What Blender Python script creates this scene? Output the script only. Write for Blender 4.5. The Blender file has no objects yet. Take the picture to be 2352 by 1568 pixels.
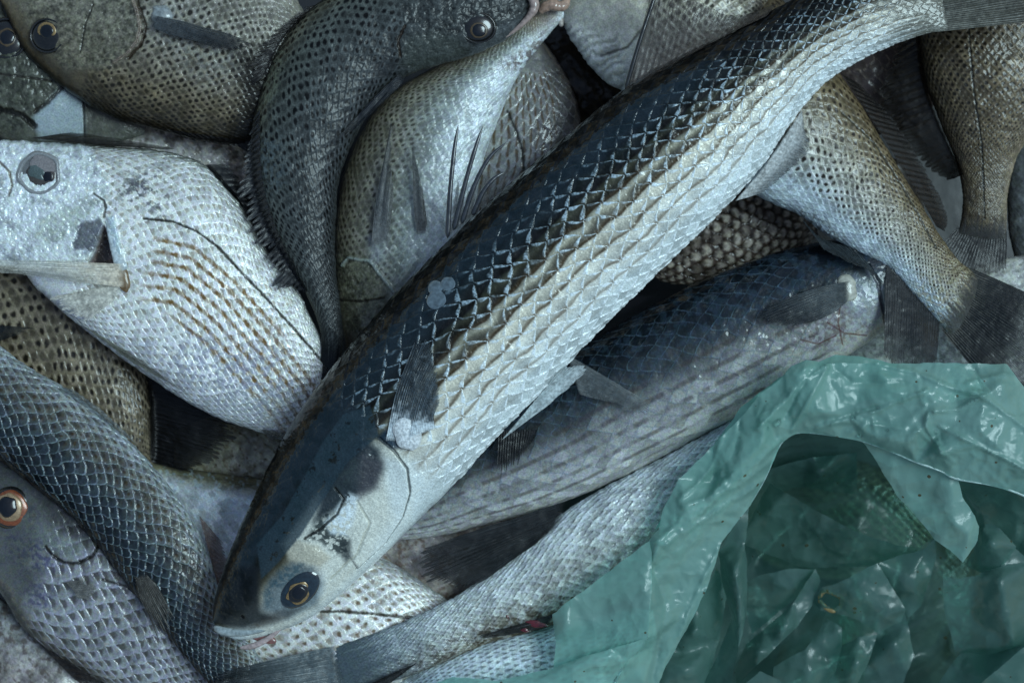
import bpy, bmesh, math, random
import numpy as np
from mathutils import Vector, Matrix
from mathutils.geometry import delaunay_2d_cdt

# ------------------------------------------------------------------ camera, light, exposure
SC = bpy.context.scene
S = 2e-4            # one layout unit (a pixel of a 2352 px wide view) is 0.2 mm
H = 5000.0          # camera height in layout units (1.0 m)
cam_data = bpy.data.cameras.new('camera'); cam = bpy.data.objects.new('camera', cam_data)
SC.collection.objects.link(cam); cam.location = (0, 0, H * S)
cam_data.sensor_width = 36; cam_data.lens = 36 * H / 2352.0
cam_data.clip_start = 0.05; cam_data.clip_end = 50
cam_data.dof.use_dof = True; cam_data.dof.focus_distance = (H - 50) * S; cam_data.dof.aperture_fstop = 9
SC.camera = cam
world = bpy.data.worlds.new('World'); SC.world = world; world.use_nodes = True
wn = world.node_tree.nodes; wl = world.node_tree.links
bg = wn['Background']; sky = wn.new('ShaderNodeTexSky'); sky.sky_type = 'NISHITA'; sky.sun_disc = False
SUN_EL, SUN_AZ = math.radians(58), math.radians(78)      # azimuth clockwise from +Y (picture top); light from upper left
sky.sun_elevation = SUN_EL; sky.sun_rotation = SUN_AZ; sky.ozone_density = 0.3; sky.air_density = 1.6
bg.inputs['Strength'].default_value = 0.06
wl.new(sky.outputs['Color'], bg.inputs['Color'])
sl = bpy.data.lights.new('sun', 'SUN'); sun = bpy.data.objects.new('sun', sl); SC.collection.objects.link(sun)
sl.energy = 1.5; sl.angle = math.radians(26); sl.color = (.68, .93, 1.0)
d = Vector((math.sin(SUN_AZ) * math.cos(SUN_EL), math.cos(SUN_AZ) * math.cos(SUN_EL), math.sin(SUN_EL)))
sun.rotation_euler = d.to_track_quat('Z', 'Y').to_euler(); sun.location = d * 3
SC.view_settings.view_transform = 'Standard'; SC.view_settings.look = 'None'
SC.view_settings.gamma = 1; SC.view_settings.use_curve_mapping = False
SC.view_settings.exposure = 0.52
C = SC.collection
rng = np.random.default_rng(7)

# ------------------------------------------------------------------ numeric helpers
def ss(a, b, x):
    t = np.clip((x - a) / (b - a), 0, 1); return t * t * (3 - 2 * t)
def h2(ix, iy, seed):
    n = (ix.astype(np.int64) * 374761393 + iy.astype(np.int64) * 668265263 + seed * 982451653) & 0xffffffff
    n = ((n ^ (n >> 13)) * 1274126177) & 0xffffffff
    return ((n ^ (n >> 16)) & 0xffff) / 65535.0
def vn(x, y, seed=0):
    x = np.asarray(x, float); y = np.asarray(y, float)
    ix = np.floor(x); iy = np.floor(y); fx = x - ix; fy = y - iy
    fx = fx * fx * (3 - 2 * fx); fy = fy * fy * (3 - 2 * fy)
    a = h2(ix, iy, seed); b = h2(ix + 1, iy, seed); c = h2(ix, iy + 1, seed); e = h2(ix + 1, iy + 1, seed)
    return (a * (1 - fx) + b * fx) * (1 - fy) + (c * (1 - fx) + e * fx) * fy
def fbm(x, y, seed=0, o=4):
    s = 0; a = .5; t = 0
    for i in range(o):
        s = s + a * vn(x * 2 ** i + 17.3 * i, y * 2 ** i - 9.1 * i, seed + i); t += a; a *= .55
    return s / t
def segd(x, y, poly, closed=False):
    best = np.full(np.shape(x), 1e9); P = list(poly) + ([poly[0]] if closed else [])
    for (x0, y0), (x1, y1) in zip(P[:-1], P[1:]):
        dx, dy = x1 - x0, y1 - y0; L = dx * dx + dy * dy + 1e-9
        t = np.clip(((x - x0) * dx + (y - y0) * dy) / L, 0, 1)
        best = np.minimum(best, np.hypot(x - x0 - t * dx, y - y0 - t * dy))
    return best
def inside(x, y, poly):
    r = np.zeros(np.shape(x), bool); n = len(poly)
    for i in range(n):
        x0, y0 = poly[i]; x1, y1 = poly[(i + 1) % n]
        if y0 == y1: continue
        c = ((y0 > y) != (y1 > y)) & (x < (x1 - x0) * (y - y0) / (y1 - y0) + x0); r ^= c
    return r
def soft(x, y, poly, w):
    """1 inside the outline fading to 0 over w outside/inside"""
    dd = segd(x, y, poly, True); dd = np.where(inside(x, y, poly), dd, -dd); return ss(-w, w, dd)
def mx(col, c, m):
    return col * (1 - m[:, None]) + np.asarray(c, float)[None, :] * m[:, None]
def spline(P, n):
    """Catmull-Rom through rows of P, resampled evenly; P (k,c)"""
    P = np.asarray(P, float); k = len(P)
    Q = np.vstack([2 * P[0] - P[1], P, 2 * P[-1] - P[-2]]); out = []
    m = 24
    for i in range(k - 1):
        p0, p1, p2, p3 = Q[i], Q[i + 1], Q[i + 2], Q[i + 3]
        t = np.linspace(0, 1, m, endpoint=False)[:, None]
        out.append(.5 * ((2 * p1) + (-p0 + p2) * t + (2 * p0 - 5 * p1 + 4 * p2 - p3) * t ** 2 + (-p0 + 3 * p1 - 3 * p2 + p3) * t ** 3))
    out.append(P[-1:]); out = np.vstack(out)
    return out
def resample(A, n, keycols):
    dl = np.sqrt((np.diff(A[:, keycols], axis=0) ** 2).sum(1)); L = np.r_[0, np.cumsum(dl)]
    t = np.linspace(0, L[-1], n)
    return np.stack([np.interp(t, L, A[:, c]) for c in range(A.shape[1])], 1), t
def Wp(px, py, z):
    k = (H - z) / H
    return np.stack([(px - 1176) * k * S, (784 - py) * k * S, z * S * np.ones_like(px)], -1)

# height raster of everything built so far, so fins and film lie ON what is below them
ZC = 5.0; ZX0, ZY0 = -500, -500
ZM = np.full((520, 680), -990.0)
def zput(px, py, z):
    i = np.clip(((py - ZY0) / ZC).astype(int), 0, ZM.shape[0] - 1); j = np.clip(((px - ZX0) / ZC).astype(int), 0, ZM.shape[1] - 1)
    np.maximum.at(ZM, (i, j), z)
def zget(px, py):
    y = np.clip((py - ZY0) / ZC - .5, 0, ZM.shape[0] - 2); x = np.clip((px - ZX0) / ZC - .5, 0, ZM.shape[1] - 2)
    i = y.astype(int); j = x.astype(int); fy = y - i; fx = x - j
    return (ZM[i, j] * (1 - fx) + ZM[i, j + 1] * fx) * (1 - fy) + (ZM[i + 1, j] * (1 - fx) + ZM[i + 1, j + 1] * fx) * fy

# ------------------------------------------------------------------ mesh helpers
def mesh_np(name, co, faces, mat, parent=None, col=None, rgh=None, alp=None, smooth=True):
    me = bpy.data.meshes.new(name)
    co = np.ascontiguousarray(co, np.float32).reshape(-1, 3); faces = np.asarray(faces, np.int32)
    k = faces.shape[1]
    me.vertices.add(len(co)); me.vertices.foreach_set('co', co.ravel())
    me.loops.add(faces.size); me.loops.foreach_set('vertex_index', faces.ravel())
    me.polygons.add(len(faces))
    me.polygons.foreach_set('loop_start', np.arange(0, faces.size, k, dtype=np.int32))
    me.update(calc_edges=True)
    me.polygons.foreach_set('use_smooth', np.full(len(faces), smooth))
    if col is not None:
        lum = np.clip(col @ np.array([.25, .6, .15]), .0005, 1)[:, None]; col = lum + (col - lum) * 1.3; col = np.clip(col, 0, 1) * np.clip(lum / .6, 0, 1.15) ** .62
        a = me.attributes.new('Col', 'FLOAT_COLOR', 'POINT')
        a.data.foreach_set('color', np.c_[np.clip(col, 0, 1), np.ones(len(co))].astype(np.float32).ravel())
    if rgh is not None:
        a = me.attributes.new('Rgh', 'FLOAT', 'POINT'); a.data.foreach_set('value', np.asarray(rgh, np.float32))
    if alp is not None:
        a = me.attributes.new('Alp', 'FLOAT', 'POINT'); a.data.foreach_set('value', np.asarray(alp, np.float32))
    me.validate()
    o = bpy.data.objects.new(name, me); C.objects.link(o)
    if mat: me.materials.append(mat)
    if parent is not None:
        o.parent = parent; o.location = -parent.location if parent.type == 'EMPTY' else (0, 0, 0)
    return o
def grid_faces(nu, nv, wrap=False):
    i = np.arange(nu - 1)[:, None]; j = np.arange(nv if wrap else nv - 1)[None, :]
    j2 = (j + 1) % nv
    a = i * nv + j; b = i * nv + j2; c = (i + 1) * nv + j2; e = (i + 1) * nv + j
    return np.stack([a, b, c, e], -1).reshape(-1, 4)
def thing(name, label, cat, group=None, at=(0, 0, 0)):
    o = bpy.data.objects.new(name, None); C.objects.link(o); o.location = at
    o['label'] = label; o['category'] = cat; o.empty_display_size = .01
    if group: o['group'] = group
    return o

# ------------------------------------------------------------------ materials
def nodes(name):
    m = bpy.data.materials.new(name); m.use_nodes = True; n = m.node_tree.nodes; l = m.node_tree.links
    return m, n, l, n['Principled BSDF'], n['Material Output']
def skin_mat(name, metal=.2, coat=.6, coat_r=.1, spec=.5, bump=.25, nscale=1400, var=(.72, 1.2), tint=None, iri=0):
    m, n, l, p, out = nodes(name)
    at = n.new('ShaderNodeAttribute'); at.attribute_name = 'Col'
    rg = n.new('ShaderNodeAttribute'); rg.attribute_name = 'Rgh'
    tc = n.new('ShaderNodeTexCoord')
    nz = n.new('ShaderNodeTexNoise'); nz.inputs['Scale'].default_value = nscale; nz.inputs['Detail'].default_value = 3
    nz2 = n.new('ShaderNodeTexNoise'); nz2.inputs['Scale'].default_value = 160; nz2.inputs['Detail'].default_value = 4
    l.new(tc.outputs['Object'], nz.inputs['Vector']); l.new(tc.outputs['Object'], nz2.inputs['Vector'])
    mr = n.new('ShaderNodeMapRange'); mr.inputs['From Min'].default_value = .3; mr.inputs['From Max'].default_value = .7
    mr.inputs['To Min'].default_value = var[0]; mr.inputs['To Max'].default_value = var[1]
    l.new(nz.outputs['Fac'], mr.inputs['Value'])
    mul = n.new('ShaderNodeVectorMath'); mul.operation = 'SCALE'
    l.new(at.outputs['Color'], mul.inputs[0]); l.new(mr.outputs['Result'], mul.inputs['Scale'])
    src = mul.outputs['Vector']
    if iri:
        hs = n.new('ShaderNodeMix'); hs.data_type = 'RGBA'; hs.blend_type = 'MULTIPLY'; hs.inputs['Factor'].default_value = iri
        vr = n.new('ShaderNodeTexNoise'); vr.inputs['Scale'].default_value = 420; l.new(tc.outputs['Object'], vr.inputs['Vector'])
        cr = n.new('ShaderNodeValToRGB'); e = cr.color_ramp.elements
        e[0].position = .3; e[0].color = (.62, .8, 1, 1); e[1].position = .7; e[1].color = (1, .86, .72, 1)
        k = e.new(.42); k.color = (.85, .75, 1, 1); k = e.new(.55); k.color = (.8, 1, .9, 1)
        l.new(vr.outputs['Fac'], cr.inputs['Fac']); l.new(src, hs.inputs['A']); l.new(cr.outputs['Color'], hs.inputs['B']); src = hs.outputs['Result']
    l.new(src, p.inputs['Base Color'])
    p.inputs['Metallic'].default_value = metal * .4; p.inputs['Specular IOR Level'].default_value = spec * .3
    ma = n.new('ShaderNodeMath'); ma.operation = 'MULTIPLY_ADD'; ma.inputs[1].default_value = .25; ma.use_clamp = True
    l.new(nz2.outputs['Fac'], ma.inputs[0]); l.new(rg.outputs['Fac'], ma.inputs[2]); l.new(ma.outputs[0], p.inputs['Roughness'])
    cw = n.new('ShaderNodeMapRange'); cw.inputs['From Min'].default_value = .42; cw.inputs['From Max'].default_value = .55
    cw.inputs['To Min'].default_value = coat * .25; cw.inputs['To Max'].default_value = coat
    l.new(nz2.outputs['Fac'], cw.inputs['Value']); l.new(cw.outputs['Result'], p.inputs['Coat Weight'])
    p.inputs['Coat Roughness'].default_value = coat_r
    bp = n.new('ShaderNodeBump'); bp.inputs['Strength'].default_value = bump; bp.inputs['Distance'].default_value = .0003
    l.new(nz.outputs['Fac'], bp.inputs['Height']); l.new(bp.outputs['Normal'], p.inputs['Normal'])
    return m
def fin_mat(name, spec=.5):
    m, n, l, p, out = nodes(name)
    at = n.new('ShaderNodeAttribute'); at.attribute_name = 'Col'
    al = n.new('ShaderNodeAttribute'); al.attribute_name = 'Alp'
    tc = n.new('ShaderNodeTexCoord'); nz = n.new('ShaderNodeTexNoise'); nz.inputs['Scale'].default_value = 900; nz.inputs['Detail'].default_value = 3
    l.new(tc.outputs['Object'], nz.inputs['Vector'])
    mr = n.new('ShaderNodeMapRange'); mr.inputs['From Min'].default_value = .3; mr.inputs['From Max'].default_value = .7
    mr.inputs['To Min'].default_value = .65; mr.inputs['To Max'].default_value = 1.3; l.new(nz.outputs['Fac'], mr.inputs['Value'])
    mul = n.new('ShaderNodeVectorMath'); mul.operation = 'SCALE'; l.new(at.outputs['Color'], mul.inputs[0]); l.new(mr.outputs['Result'], mul.inputs['Scale'])
    l.new(mul.outputs['Vector'], p.inputs['Base Color'])
    p.inputs['Roughness'].default_value = .5; p.inputs['Coat Weight'].default_value = .25; p.inputs['Coat Roughness'].default_value = .15
    tr = n.new('ShaderNodeBsdfTranslucent'); l.new(mul.outputs['Vector'], tr.inputs['Color'])
    m1 = n.new('ShaderNodeMixShader'); m1.inputs[0].default_value = .3; l.new(p.outputs[0], m1.inputs[1]); l.new(tr.outputs[0], m1.inputs[2])
    tp = n.new('ShaderNodeBsdfTransparent'); m2 = n.new('ShaderNodeMixShader')
    l.new(al.outputs['Fac'], m2.inputs[0]); l.new(tp.outputs[0], m2.inputs[1]); l.new(m1.outputs[0], m2.inputs[2]); l.new(m2.outputs[0], out.inputs['Surface'])
    return m
def plain(name, col, rough=.4, coat=0, metal=0, bump=0, nscale=600):
    m, n, l, p, out = nodes(name)
    tc = n.new('ShaderNodeTexCoord'); nz = n.new('ShaderNodeTexNoise'); nz.inputs['Scale'].default_value = nscale; nz.inputs['Detail'].default_value = 4
    l.new(tc.outputs['Object'], nz.inputs['Vector'])
    cr = n.new('ShaderNodeValToRGB'); e = cr.color_ramp.elements
    e[0].position = .3; e[0].color = tuple(c * .6 for c in col) + (1,); e[1].position = .7; e[1].color = tuple(min(1, c * 1.3) for c in col) + (1,)
    l.new(nz.outputs['Fac'], cr.inputs['Fac']); l.new(cr.outputs['Color'], p.inputs['Base Color'])
    p.inputs['Roughness'].default_value = rough; p.inputs['Coat Weight'].default_value = coat; p.inputs['Coat Roughness'].default_value = .05; p.inputs['Metallic'].default_value = metal
    if bump:
        bp = n.new('ShaderNodeBump'); bp.inputs['Strength'].default_value = bump; bp.inputs['Distance'].default_value = .001
        l.new(nz.outputs['Fac'], bp.inputs['Height']); l.new(bp.outputs['Normal'], p.inputs['Normal'])
    return m

FIN = fin_mat('fin_membrane')
PUPIL = plain('pupil_black', (.003, .005, .008), .2, .35)
GOLD = plain('iris_gold', (.26, .17, .07), .35, .3, .3, nscale=1500)
DIM = plain('iris_dull_brown', (.07, .045, .02), .4, .2, 0, nscale=1500)
EYE_DARK = plain('eye_dark', (.010, .010, .010), .2, .5, nscale=900)
LIP = plain('lip_pale', (.42, .38, .34), .3, .6)
PINK = plain('mouth_pink', (.20, .085, .075), .3, .6)

# ------------------------------------------------------------------ fish body
class Fish: pass
def scales(s, r, E=.85, k=1.0):
    """overlapping scales on a staggered lattice: distance ahead of the visible free edge, offset across, scale id"""
    i0 = np.floor(s - E); t = np.zeros_like(s); dr = np.zeros_like(s); ii = np.zeros_like(s); jj = np.zeros_like(s); done = np.zeros(s.shape, bool)
    for q in range(4):
        i = i0 + q; off = .5 * (np.mod(i, 2)); j = np.round(r - off); dd = r - off - j
        e = E * (1 - np.abs(2 * dd) ** k) - (s - i)
        hit = (e >= 0) & ~done
        t[hit] = e[hit]; dr[hit] = dd[hit]; ii[hit] = i[hit]; jj[hit] = j[hit]; done |= hit
    return t, dr, ii, jj
def fish(name, label, cat, st, z, kt, paint, mat, res=2.2, group=None, z2=None, under=.7, pw=.85, tailc=None):
    """st: stations (Dx,Dy,Vx,Vy[,dz]) head to tail"""
    F = Fish(); st = [tuple(a) + ((0,) if len(a) == 4 else ()) for a in st]
    A = spline(st, 0); A = np.c_[A, (A[:, 0] + A[:, 2]) / 2, (A[:, 1] + A[:, 3]) / 2]
    L = np.sqrt((np.diff(A[:, 5:7], axis=0) ** 2).sum(1)).sum()
    nu = int(L / res) + 2; A, u = resample(A, nu, [5, 6])
    hw = np.hypot(A[:, 0] - A[:, 2], A[:, 1] - A[:, 3]) / 2
    nt = int(hw.max() * 2 * 1.35 / res) + 4; nb = 14
    a = np.r_[np.linspace(0, np.pi, nt), np.linspace(np.pi, 2 * np.pi, nb + 2)[1:-1]]; nv = len(a)
    th = kt * hw * ss(-.02, .05, u / L) ** .5 * np.clip((1 - u / L) / .09, .0, 1) ** .8
    ca, sa = np.cos(a), np.sin(a)
    D, V = A[:, 0:2], A[:, 2:4]; Cc = (D + V) / 2; Hh = (D - V) / 2
    sg = np.sign(sa) * np.abs(sa) ** pw; sg = np.where(sa < 0, sg * under, sg)
    X = Cc[:, None, 0] + ca[None] * Hh[:, None, 0]; Y = Cc[:, None, 1] + ca[None] * Hh[:, None, 1]
    zz = (z if z2 is None else z + (z2 - z) * u / L); tl = A[:, 4]
    Z = (zz + tl)[:, None] + sg[None] * th[:, None]
    F.u = np.broadcast_to((u / L)[:, None], X.shape); F.L = L
    v = np.where(a <= np.pi, a / np.pi, (2 * np.pi - a) / np.pi); F.v = np.broadcast_to(v[None], X.shape)
    F.top = np.broadcast_to((a <= np.pi)[None], X.shape)
    pitch1 = np.pi * np.sqrt((hw ** 2 + (kt * hw) ** 2) / 2)          # half girth
    F.s1 = np.broadcast_to(np.r_[0, np.cumsum(np.diff(u) / np.maximum(pitch1[1:], L * .02))][:, None], X.shape)  # length in half-girths
    F.px, F.py = X, Y; F.hw = np.broadcast_to(hw[:, None], X.shape)
    F.seed = sum(ord(ch) for ch in label) % 997
    shp = X.shape
    for k in ('u', 'v', 's1', 'px', 'py', 'hw', 'top'): setattr(F, k, np.ascontiguousarray(getattr(F, k)).ravel())
    col, disp, rgh = paint(F)
    if tailc:
        c_, u0 = tailc; st_ = (fbm(F.v * 46, F.u * 9, F.seed + 77, 3) - .5) * .10
        m_ = ss(u0, .975, F.u + st_); col = mx(col, c_, m_ * .9); disp = disp * (1 - .7 * m_)
    # displace along the surface normal
    P = np.stack([X, Y, Z], -1); du = np.gradient(P, axis=0); dv = np.gradient(P, axis=1)
    N = np.cross(du, dv); N /= np.linalg.norm(N, axis=-1, keepdims=True) + 1e-9
    up = N[:, nt // 2, 2].mean(); N = N if up > 0 else -N
    disp = disp.reshape(shp) * F.top.reshape(shp) * ss(0, .02, F.u.reshape(shp))
    P = P + N * disp[..., None]
    F.P = P.reshape(-1, 3); F.N = N.reshape(-1, 3); F.col = col; F.rgh = rgh; F.nu, F.nv, F.mat = nu, nv, mat
    root = thing(name, label, cat, group, Wp(np.array([Cc[nu // 2, 0]]), np.array([Cc[nu // 2, 1]]), np.array([float(Z.min())]))[0])
    F.root = root; fc = grid_faces(nu, nv, True); F.faces = fc
    co = Wp(F.P[:, 0], F.P[:, 1], F.P[:, 2])
    F.mat_rim = EYE_DARK
    F.body = mesh_np('body', co, fc, mat, root, col, rgh)
    zput(F.P[F.top, 0], F.P[F.top, 1], F.P[F.top, 2])
    return F
def surf(F, x, y):
    dd = (F.P[:, 0] - x) ** 2 + (F.P[:, 1] - y) ** 2 + np.where(F.top, 0, 1e7); i = int(np.argmin(dd)); return F.P[i, 2], F.N[i]
def patch(F, name, poly, rear, lift, fade, mat=None, tint=None):
    """a plate of the fish's own surface (gill cover), lifted towards its rear edge"""
    x, y = F.P[:, 0], F.P[:, 1]; m = inside(x, y, poly) & F.top
    f = F.faces[m[F.faces].all(1)]; ids = np.unique(f); mp = np.zeros(len(x), int); mp[ids] = np.arange(len(ids)); f = mp[f]
    dr = segd(x[ids], y[ids], rear); de = segd(x[ids], y[ids], poly, True)
    lf = .6 + lift * (1 - ss(0, fade, dr)) * ss(-1, 3, dr + 1) + 0 * de
    lf = lf * ss(-2, 6, de) + .4
    Q = F.P[ids] + F.N[ids] * lf[:, None]
    col = F.col[ids].copy()
    if tint is not None: col = col * np.asarray(tint)
    zput(Q[:, 0], Q[:, 1], Q[:, 2])
    return mesh_np(name, Wp(Q[:, 0], Q[:, 1], Q[:, 2]), f, mat or F.mat, F.root, col, F.rgh[ids])

# ------------------------------------------------------------------ skin painting
RELIEF = .45
def stops(v, st):
    vs = [a for a, _ in st]; return np.stack([np.interp(v, vs, [c[i] for _, c in st]) for i in range(3)], 1)
def skin(F, st, rows=14, asp=.72, E=.85, k=1.6, relief=2.0, edge=None, rim=None, spot=None, stripe=None, head=.2,
         mott=.25, mscale=30, jit=.05, rough=.22, lat=None, fleck=None):
    sd = F.seed; x, y = F.px, F.py
    n1 = fbm(x / mscale, y / mscale, sd); n2 = fbm(x / 7, y / 7, sd + 9, 3); n3 = fbm(F.s1 * 6, F.v * 6, sd + 3)
    v = np.clip(F.v + (n3 - .5) * 2 * jit, 0, 1)
    col = stops(v, st); rgh = np.full(len(x), rough)
    s = F.s1 * rows / asp + (fbm(F.s1 * rows * .25, F.v * rows * .25, sd + 5) - .5) * 1.1 + (vn(F.s1 * rows * 1.1, F.v * rows * .9, sd + 15) - .5) * .34
    r = F.v * rows + (fbm(F.s1 * rows * .3, F.v * rows * .3, sd + 6) - .5) * .9 + (vn(F.s1 * rows * .9, F.v * rows * 1.1, sd + 16) - .5) * .14
    t, dr, ii, jj = scales(s, r, E, k)
    rid = h2(ii, jj, sd); hm = ss(head - .02, head + .03, F.u + (n3 - .5) * .05)
    sc_ = np.round(s); q0 = np.full(len(x), 9.)
    for di in (-1, 0, 1):
        i_ = sc_ + di; o_ = .5 * np.mod(i_, 2); d_ = r - o_; d_ = d_ - np.round(d_); q0 = np.minimum(q0, np.hypot((s - i_) * asp, d_ * 1.15) / .36)
    F.s, F.r = s, r
    relief = relief * RELIEF; disp = -np.minimum(t, 1.6) / 1.6 * relief * hm + (n2 - .5) * relief * .5 + (n1 - .5) * 4
    disp = disp + relief * .5 * hm * (rid - .5)
    bright = (1 + (rid - .5) * .35 * hm)
    col = col * bright[:, None]
    col = col * (1 + (n1 - .5) * 2 * mott + (n2 - .5) * mott * 1.2)[:, None]
    if spot:
        c, stg, size, v0, v1, v2, v3 = spot
        q = q0 + (n2 - .5) * .7 + (rid - .5) * .35
        m = (1 - ss(size * .55, size * 1.2, q)) * stg * hm * ss(v0, v1, v) * (1 - ss(v2, v3, v)) * (.35 + .65 * ss(.15, .5, rid + (n1 - .5)))
        col = mx(col, c, np.clip(m, 0, 1))
    if stripe:
        c, stg, w, v0, v1, v2, v3 = stripe
        g = np.abs(np.abs(dr) - .5) if stg > 0 else np.abs(dr)
        m = (1 - ss(w * .4, w, g)) * abs(stg) * hm * ss(v0, v1, v) * (1 - ss(v2, v3, v)) * (.5 + n2)
        col = mx(col, c, np.clip(m, 0, 1))
    if edge:
        c, stg, w, v0, v1 = edge
        m = (1 - ss(w * .4, w, t)) * stg * hm * ss(v0 - .08, v0, v) * (1 - ss(v1, v1 + .1, v)) * (.45 + 1.1 * n2) * (.6 + .6 * rid)
        col = mx(col, c, np.clip(m, 0, 1))
    if rim:                      # dark line just behind the free edge
        c, stg, w = rim
        m = ss(1.05 - w, 1.05 + w * .2, t) * stg * hm
        col = mx(col, c, np.clip(m, 0, 1))
    if fleck:
        c, stg, sc = fleck
        q = fbm(x / sc, y / sc, sd + 31, 3); m = ss(.56, .66, q) * stg
        col = mx(col, c, m)
    if lat:
        c, poly, w = lat
        dd = segd(x, y, poly) + (n2 - .5) * 3; m = 1 - ss(w * .5, w * 1.3, dd); col = mx(col, c, m * .85); disp -= m * 1.2
    F.t, F.dr, F.rid, F.n1, F.n2, F.n3, F.vj, F.hm = t, dr, rid, n1, n2, n3, v, hm
    return col, disp, rgh
def line(F, col, disp, poly, w, c, depth, stg=.8):
    dd = segd(F.px, F.py, poly) + (F.n2 - .5) * w * .8; m = 1 - ss(w * .3, w, dd)
    return mx(col, c, m * stg), disp - m * depth

# ------------------------------------------------------------------ fins, eyes, small parts
def fin(root, name, base, tip, nr=14, col=(.1, .1, .11), ray=(.2, .2, .2), z0=0, z1=0, alpha=(.55, .95), rag=.12, drape=2.0,
        bend=0, nl=46, per=7, tipcol=None, seed=1, relief=2.0, split=.0, alen=None, leaf=0, tq=(.25, .95)):
    nr = int(nr * 1.7); ray = tuple(.8 * a + .2 * b for a, b in zip(ray, col)); col = tuple(c * 1.25 + .004 for c in col)
    """ribbed membrane: base and tip are polylines (x,y); z0/z1 heights at base and tip"""
    B = spline(np.array(base, float), 0) if len(base) > 2 else np.array(base, float)
    T = spline(np.array(tip, float), 0) if len(tip) > 2 else np.array(tip, float)
    n = nr * per + 1
    B, _ = resample(B, n, [0, 1]); T, _ = resample(T, n, [0, 1])
    w = np.linspace(0, 1, n); q = np.linspace(0, 1, nl)
    ph = w * nr; dist = np.abs(ph - np.round(ph)) * 2
    rid = h2(np.round(ph), np.zeros(n), seed)
    ext = (1 - .10 * np.abs(2 * w - 1) ** 5) - rag * (rid + 1.1 * dist ** 2 * (rid * .6 + .4)) - rag * .5 * fbm(w * nr * 1.7, w * 0 + seed, seed, 2)
    qq = q[:, None] * ext[None]
    X = B[None, :, 0] * (1 - qq) + T[None, :, 0] * qq; Y = B[None, :, 1] * (1 - qq) + T[None, :, 1] * qq
    if leaf:
        Xc, Yc = X.mean(1, keepdims=True), Y.mean(1, keepdims=True); lf = 1 - leaf * (1 - ss(0, .38, q))[:, None]; X = Xc + (X - Xc) * lf; Y = Yc + (Y - Yc) * lf
    L = np.hypot(T[:, 0] - B[:, 0], T[:, 1] - B[:, 1]).mean(); pd = (T - B).mean(0); pd = np.array([-pd[1], pd[0]]) / (L + 1e-6)
    wob = bend * np.sin(qq * np.pi) * L + (fbm(qq * 3 + seed, ph[None] * .35 + 0 * qq, seed, 2) - .5) * .05 * L * qq
    X = X + pd[0] * wob; Y = Y + pd[1] * wob
    if np.ndim(z0) == 0: z0 = [z0, z0]
    if np.ndim(z1) == 0: z1 = [z1, z1]
    zb = np.interp(w, np.linspace(0, 1, len(z0)), z0); zt = np.interp(w, np.linspace(0, 1, len(z1)), z1)
    Z = zb[None] * (1 - qq) + zt[None] * qq
    wd_ = np.hypot(T[-1, 0] - T[0, 0], T[-1, 1] - T[0, 1]) / nr
    ridge = (1 - dist[None]) ** 1.2 * (1 - .6 * qq) * min(relief * .4, .16 * wd_ + .15) + (fbm(X / 22, Y / 22, seed + 4, 3) - .5) * 5
    if drape is not None: Z = np.maximum(Z, zget(X, Y) + drape)
    for _ in range(10):
        Zp = np.pad(Z, 1, mode='edge'); Z = .5 * Z + .125 * (Zp[:-2, 1:-1] + Zp[2:, 1:-1] + Zp[1:-1, :-2] + Zp[1:-1, 2:])
    if drape is not None: Z = Z + 1.2
    Z = Z + (np.sin(np.pi * w)[None] * .07 + .03 * np.sin(w * 9 + seed)[None]) * L * .5 * ss(.02, .5, qq)
    Z = Z + ridge
    ph2 = ph[None] + 1.1 * (fbm(qq * 2.5 + seed, ph[None] * .3 + 0 * qq, seed + 6, 3) - .5)
    d2 = np.abs(ph2 - np.round(ph2)) * 2; br = ss(.45, .6, qq); d4 = np.abs(2 * ph2 - np.round(2 * ph2)) * 2
    dd_ = d2 * (1 - br) + d4 * br; rs = h2(np.round(ph2), np.zeros_like(ph2), seed + 9)
    rm = (1 - ss(.1, .8, dd_)) * (.45 + .75 * rs) * (.55 + .8 * fbm(X / 18, Y / 18, seed + 12, 3)); rm = np.clip(rm, 0, 1)
    seg = .5 + .5 * np.sin(qq * L * .9 + rid[None] * 9)
    nz = fbm(X / 9, Y / 9, seed + 2, 3)
    c = np.asarray(col)[None, None] * (1 - rm[..., None]) + np.asarray(ray)[None, None] * rm[..., None]
    if tipcol is not None:
        g = ss(tq[0], tq[1], qq + (nz - .5) * .4)[..., None]; c = c * (1 - g) + np.asarray(tipcol) * (.55 + .6 * rm[..., None]) * g
    c = c * (.7 + .6 * nz[..., None]) * (.95 + .08 * seg[..., None])
    al = alpha[0] + (alpha[1] - alpha[0]) * np.maximum(rm, 1 - ss(0, .25, qq)); al = al * (1 - .5 * ss(.5, 1, qq) * (1 - rm)) * ss(-.02, .07, qq + .03 * (nz - .5))
    nn = X.size; top = np.stack([X, Y, Z], -1).reshape(-1, 3)
    bot = top.copy(); bot[:, 2] -= 1.6
    f = grid_faces(nl, n); f2 = f[:, ::-1] + nn
    def strip(ids):
        a_ = np.array(ids[:-1]); b_ = np.array(ids[1:]); return np.stack([a_, b_, b_ + nn, a_ + nn], 1)
    idx = np.arange(nn).reshape(nl, n)
    fs = np.vstack([f, f2, strip(idx[0]), strip(idx[-1])[:, ::-1], strip(idx[:, 0])[:, ::-1], strip(idx[:, -1])])
    al = np.sqrt(np.clip(al, 0, 1)) * 0 + 1 - np.sqrt(1 - np.clip(al, 0, .995))       # two skins share the opacity
    P = np.vstack([top, bot]); o = mesh_np(name, Wp(P[:, 0], P[:, 1], P[:, 2]), fs, FIN, root, np.vstack([c.reshape(-1, 3)] * 2), None, np.r_[al.ravel(), al.ravel()])
    zput(top[:, 0], top[:, 1], top[:, 2])
    return o
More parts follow.
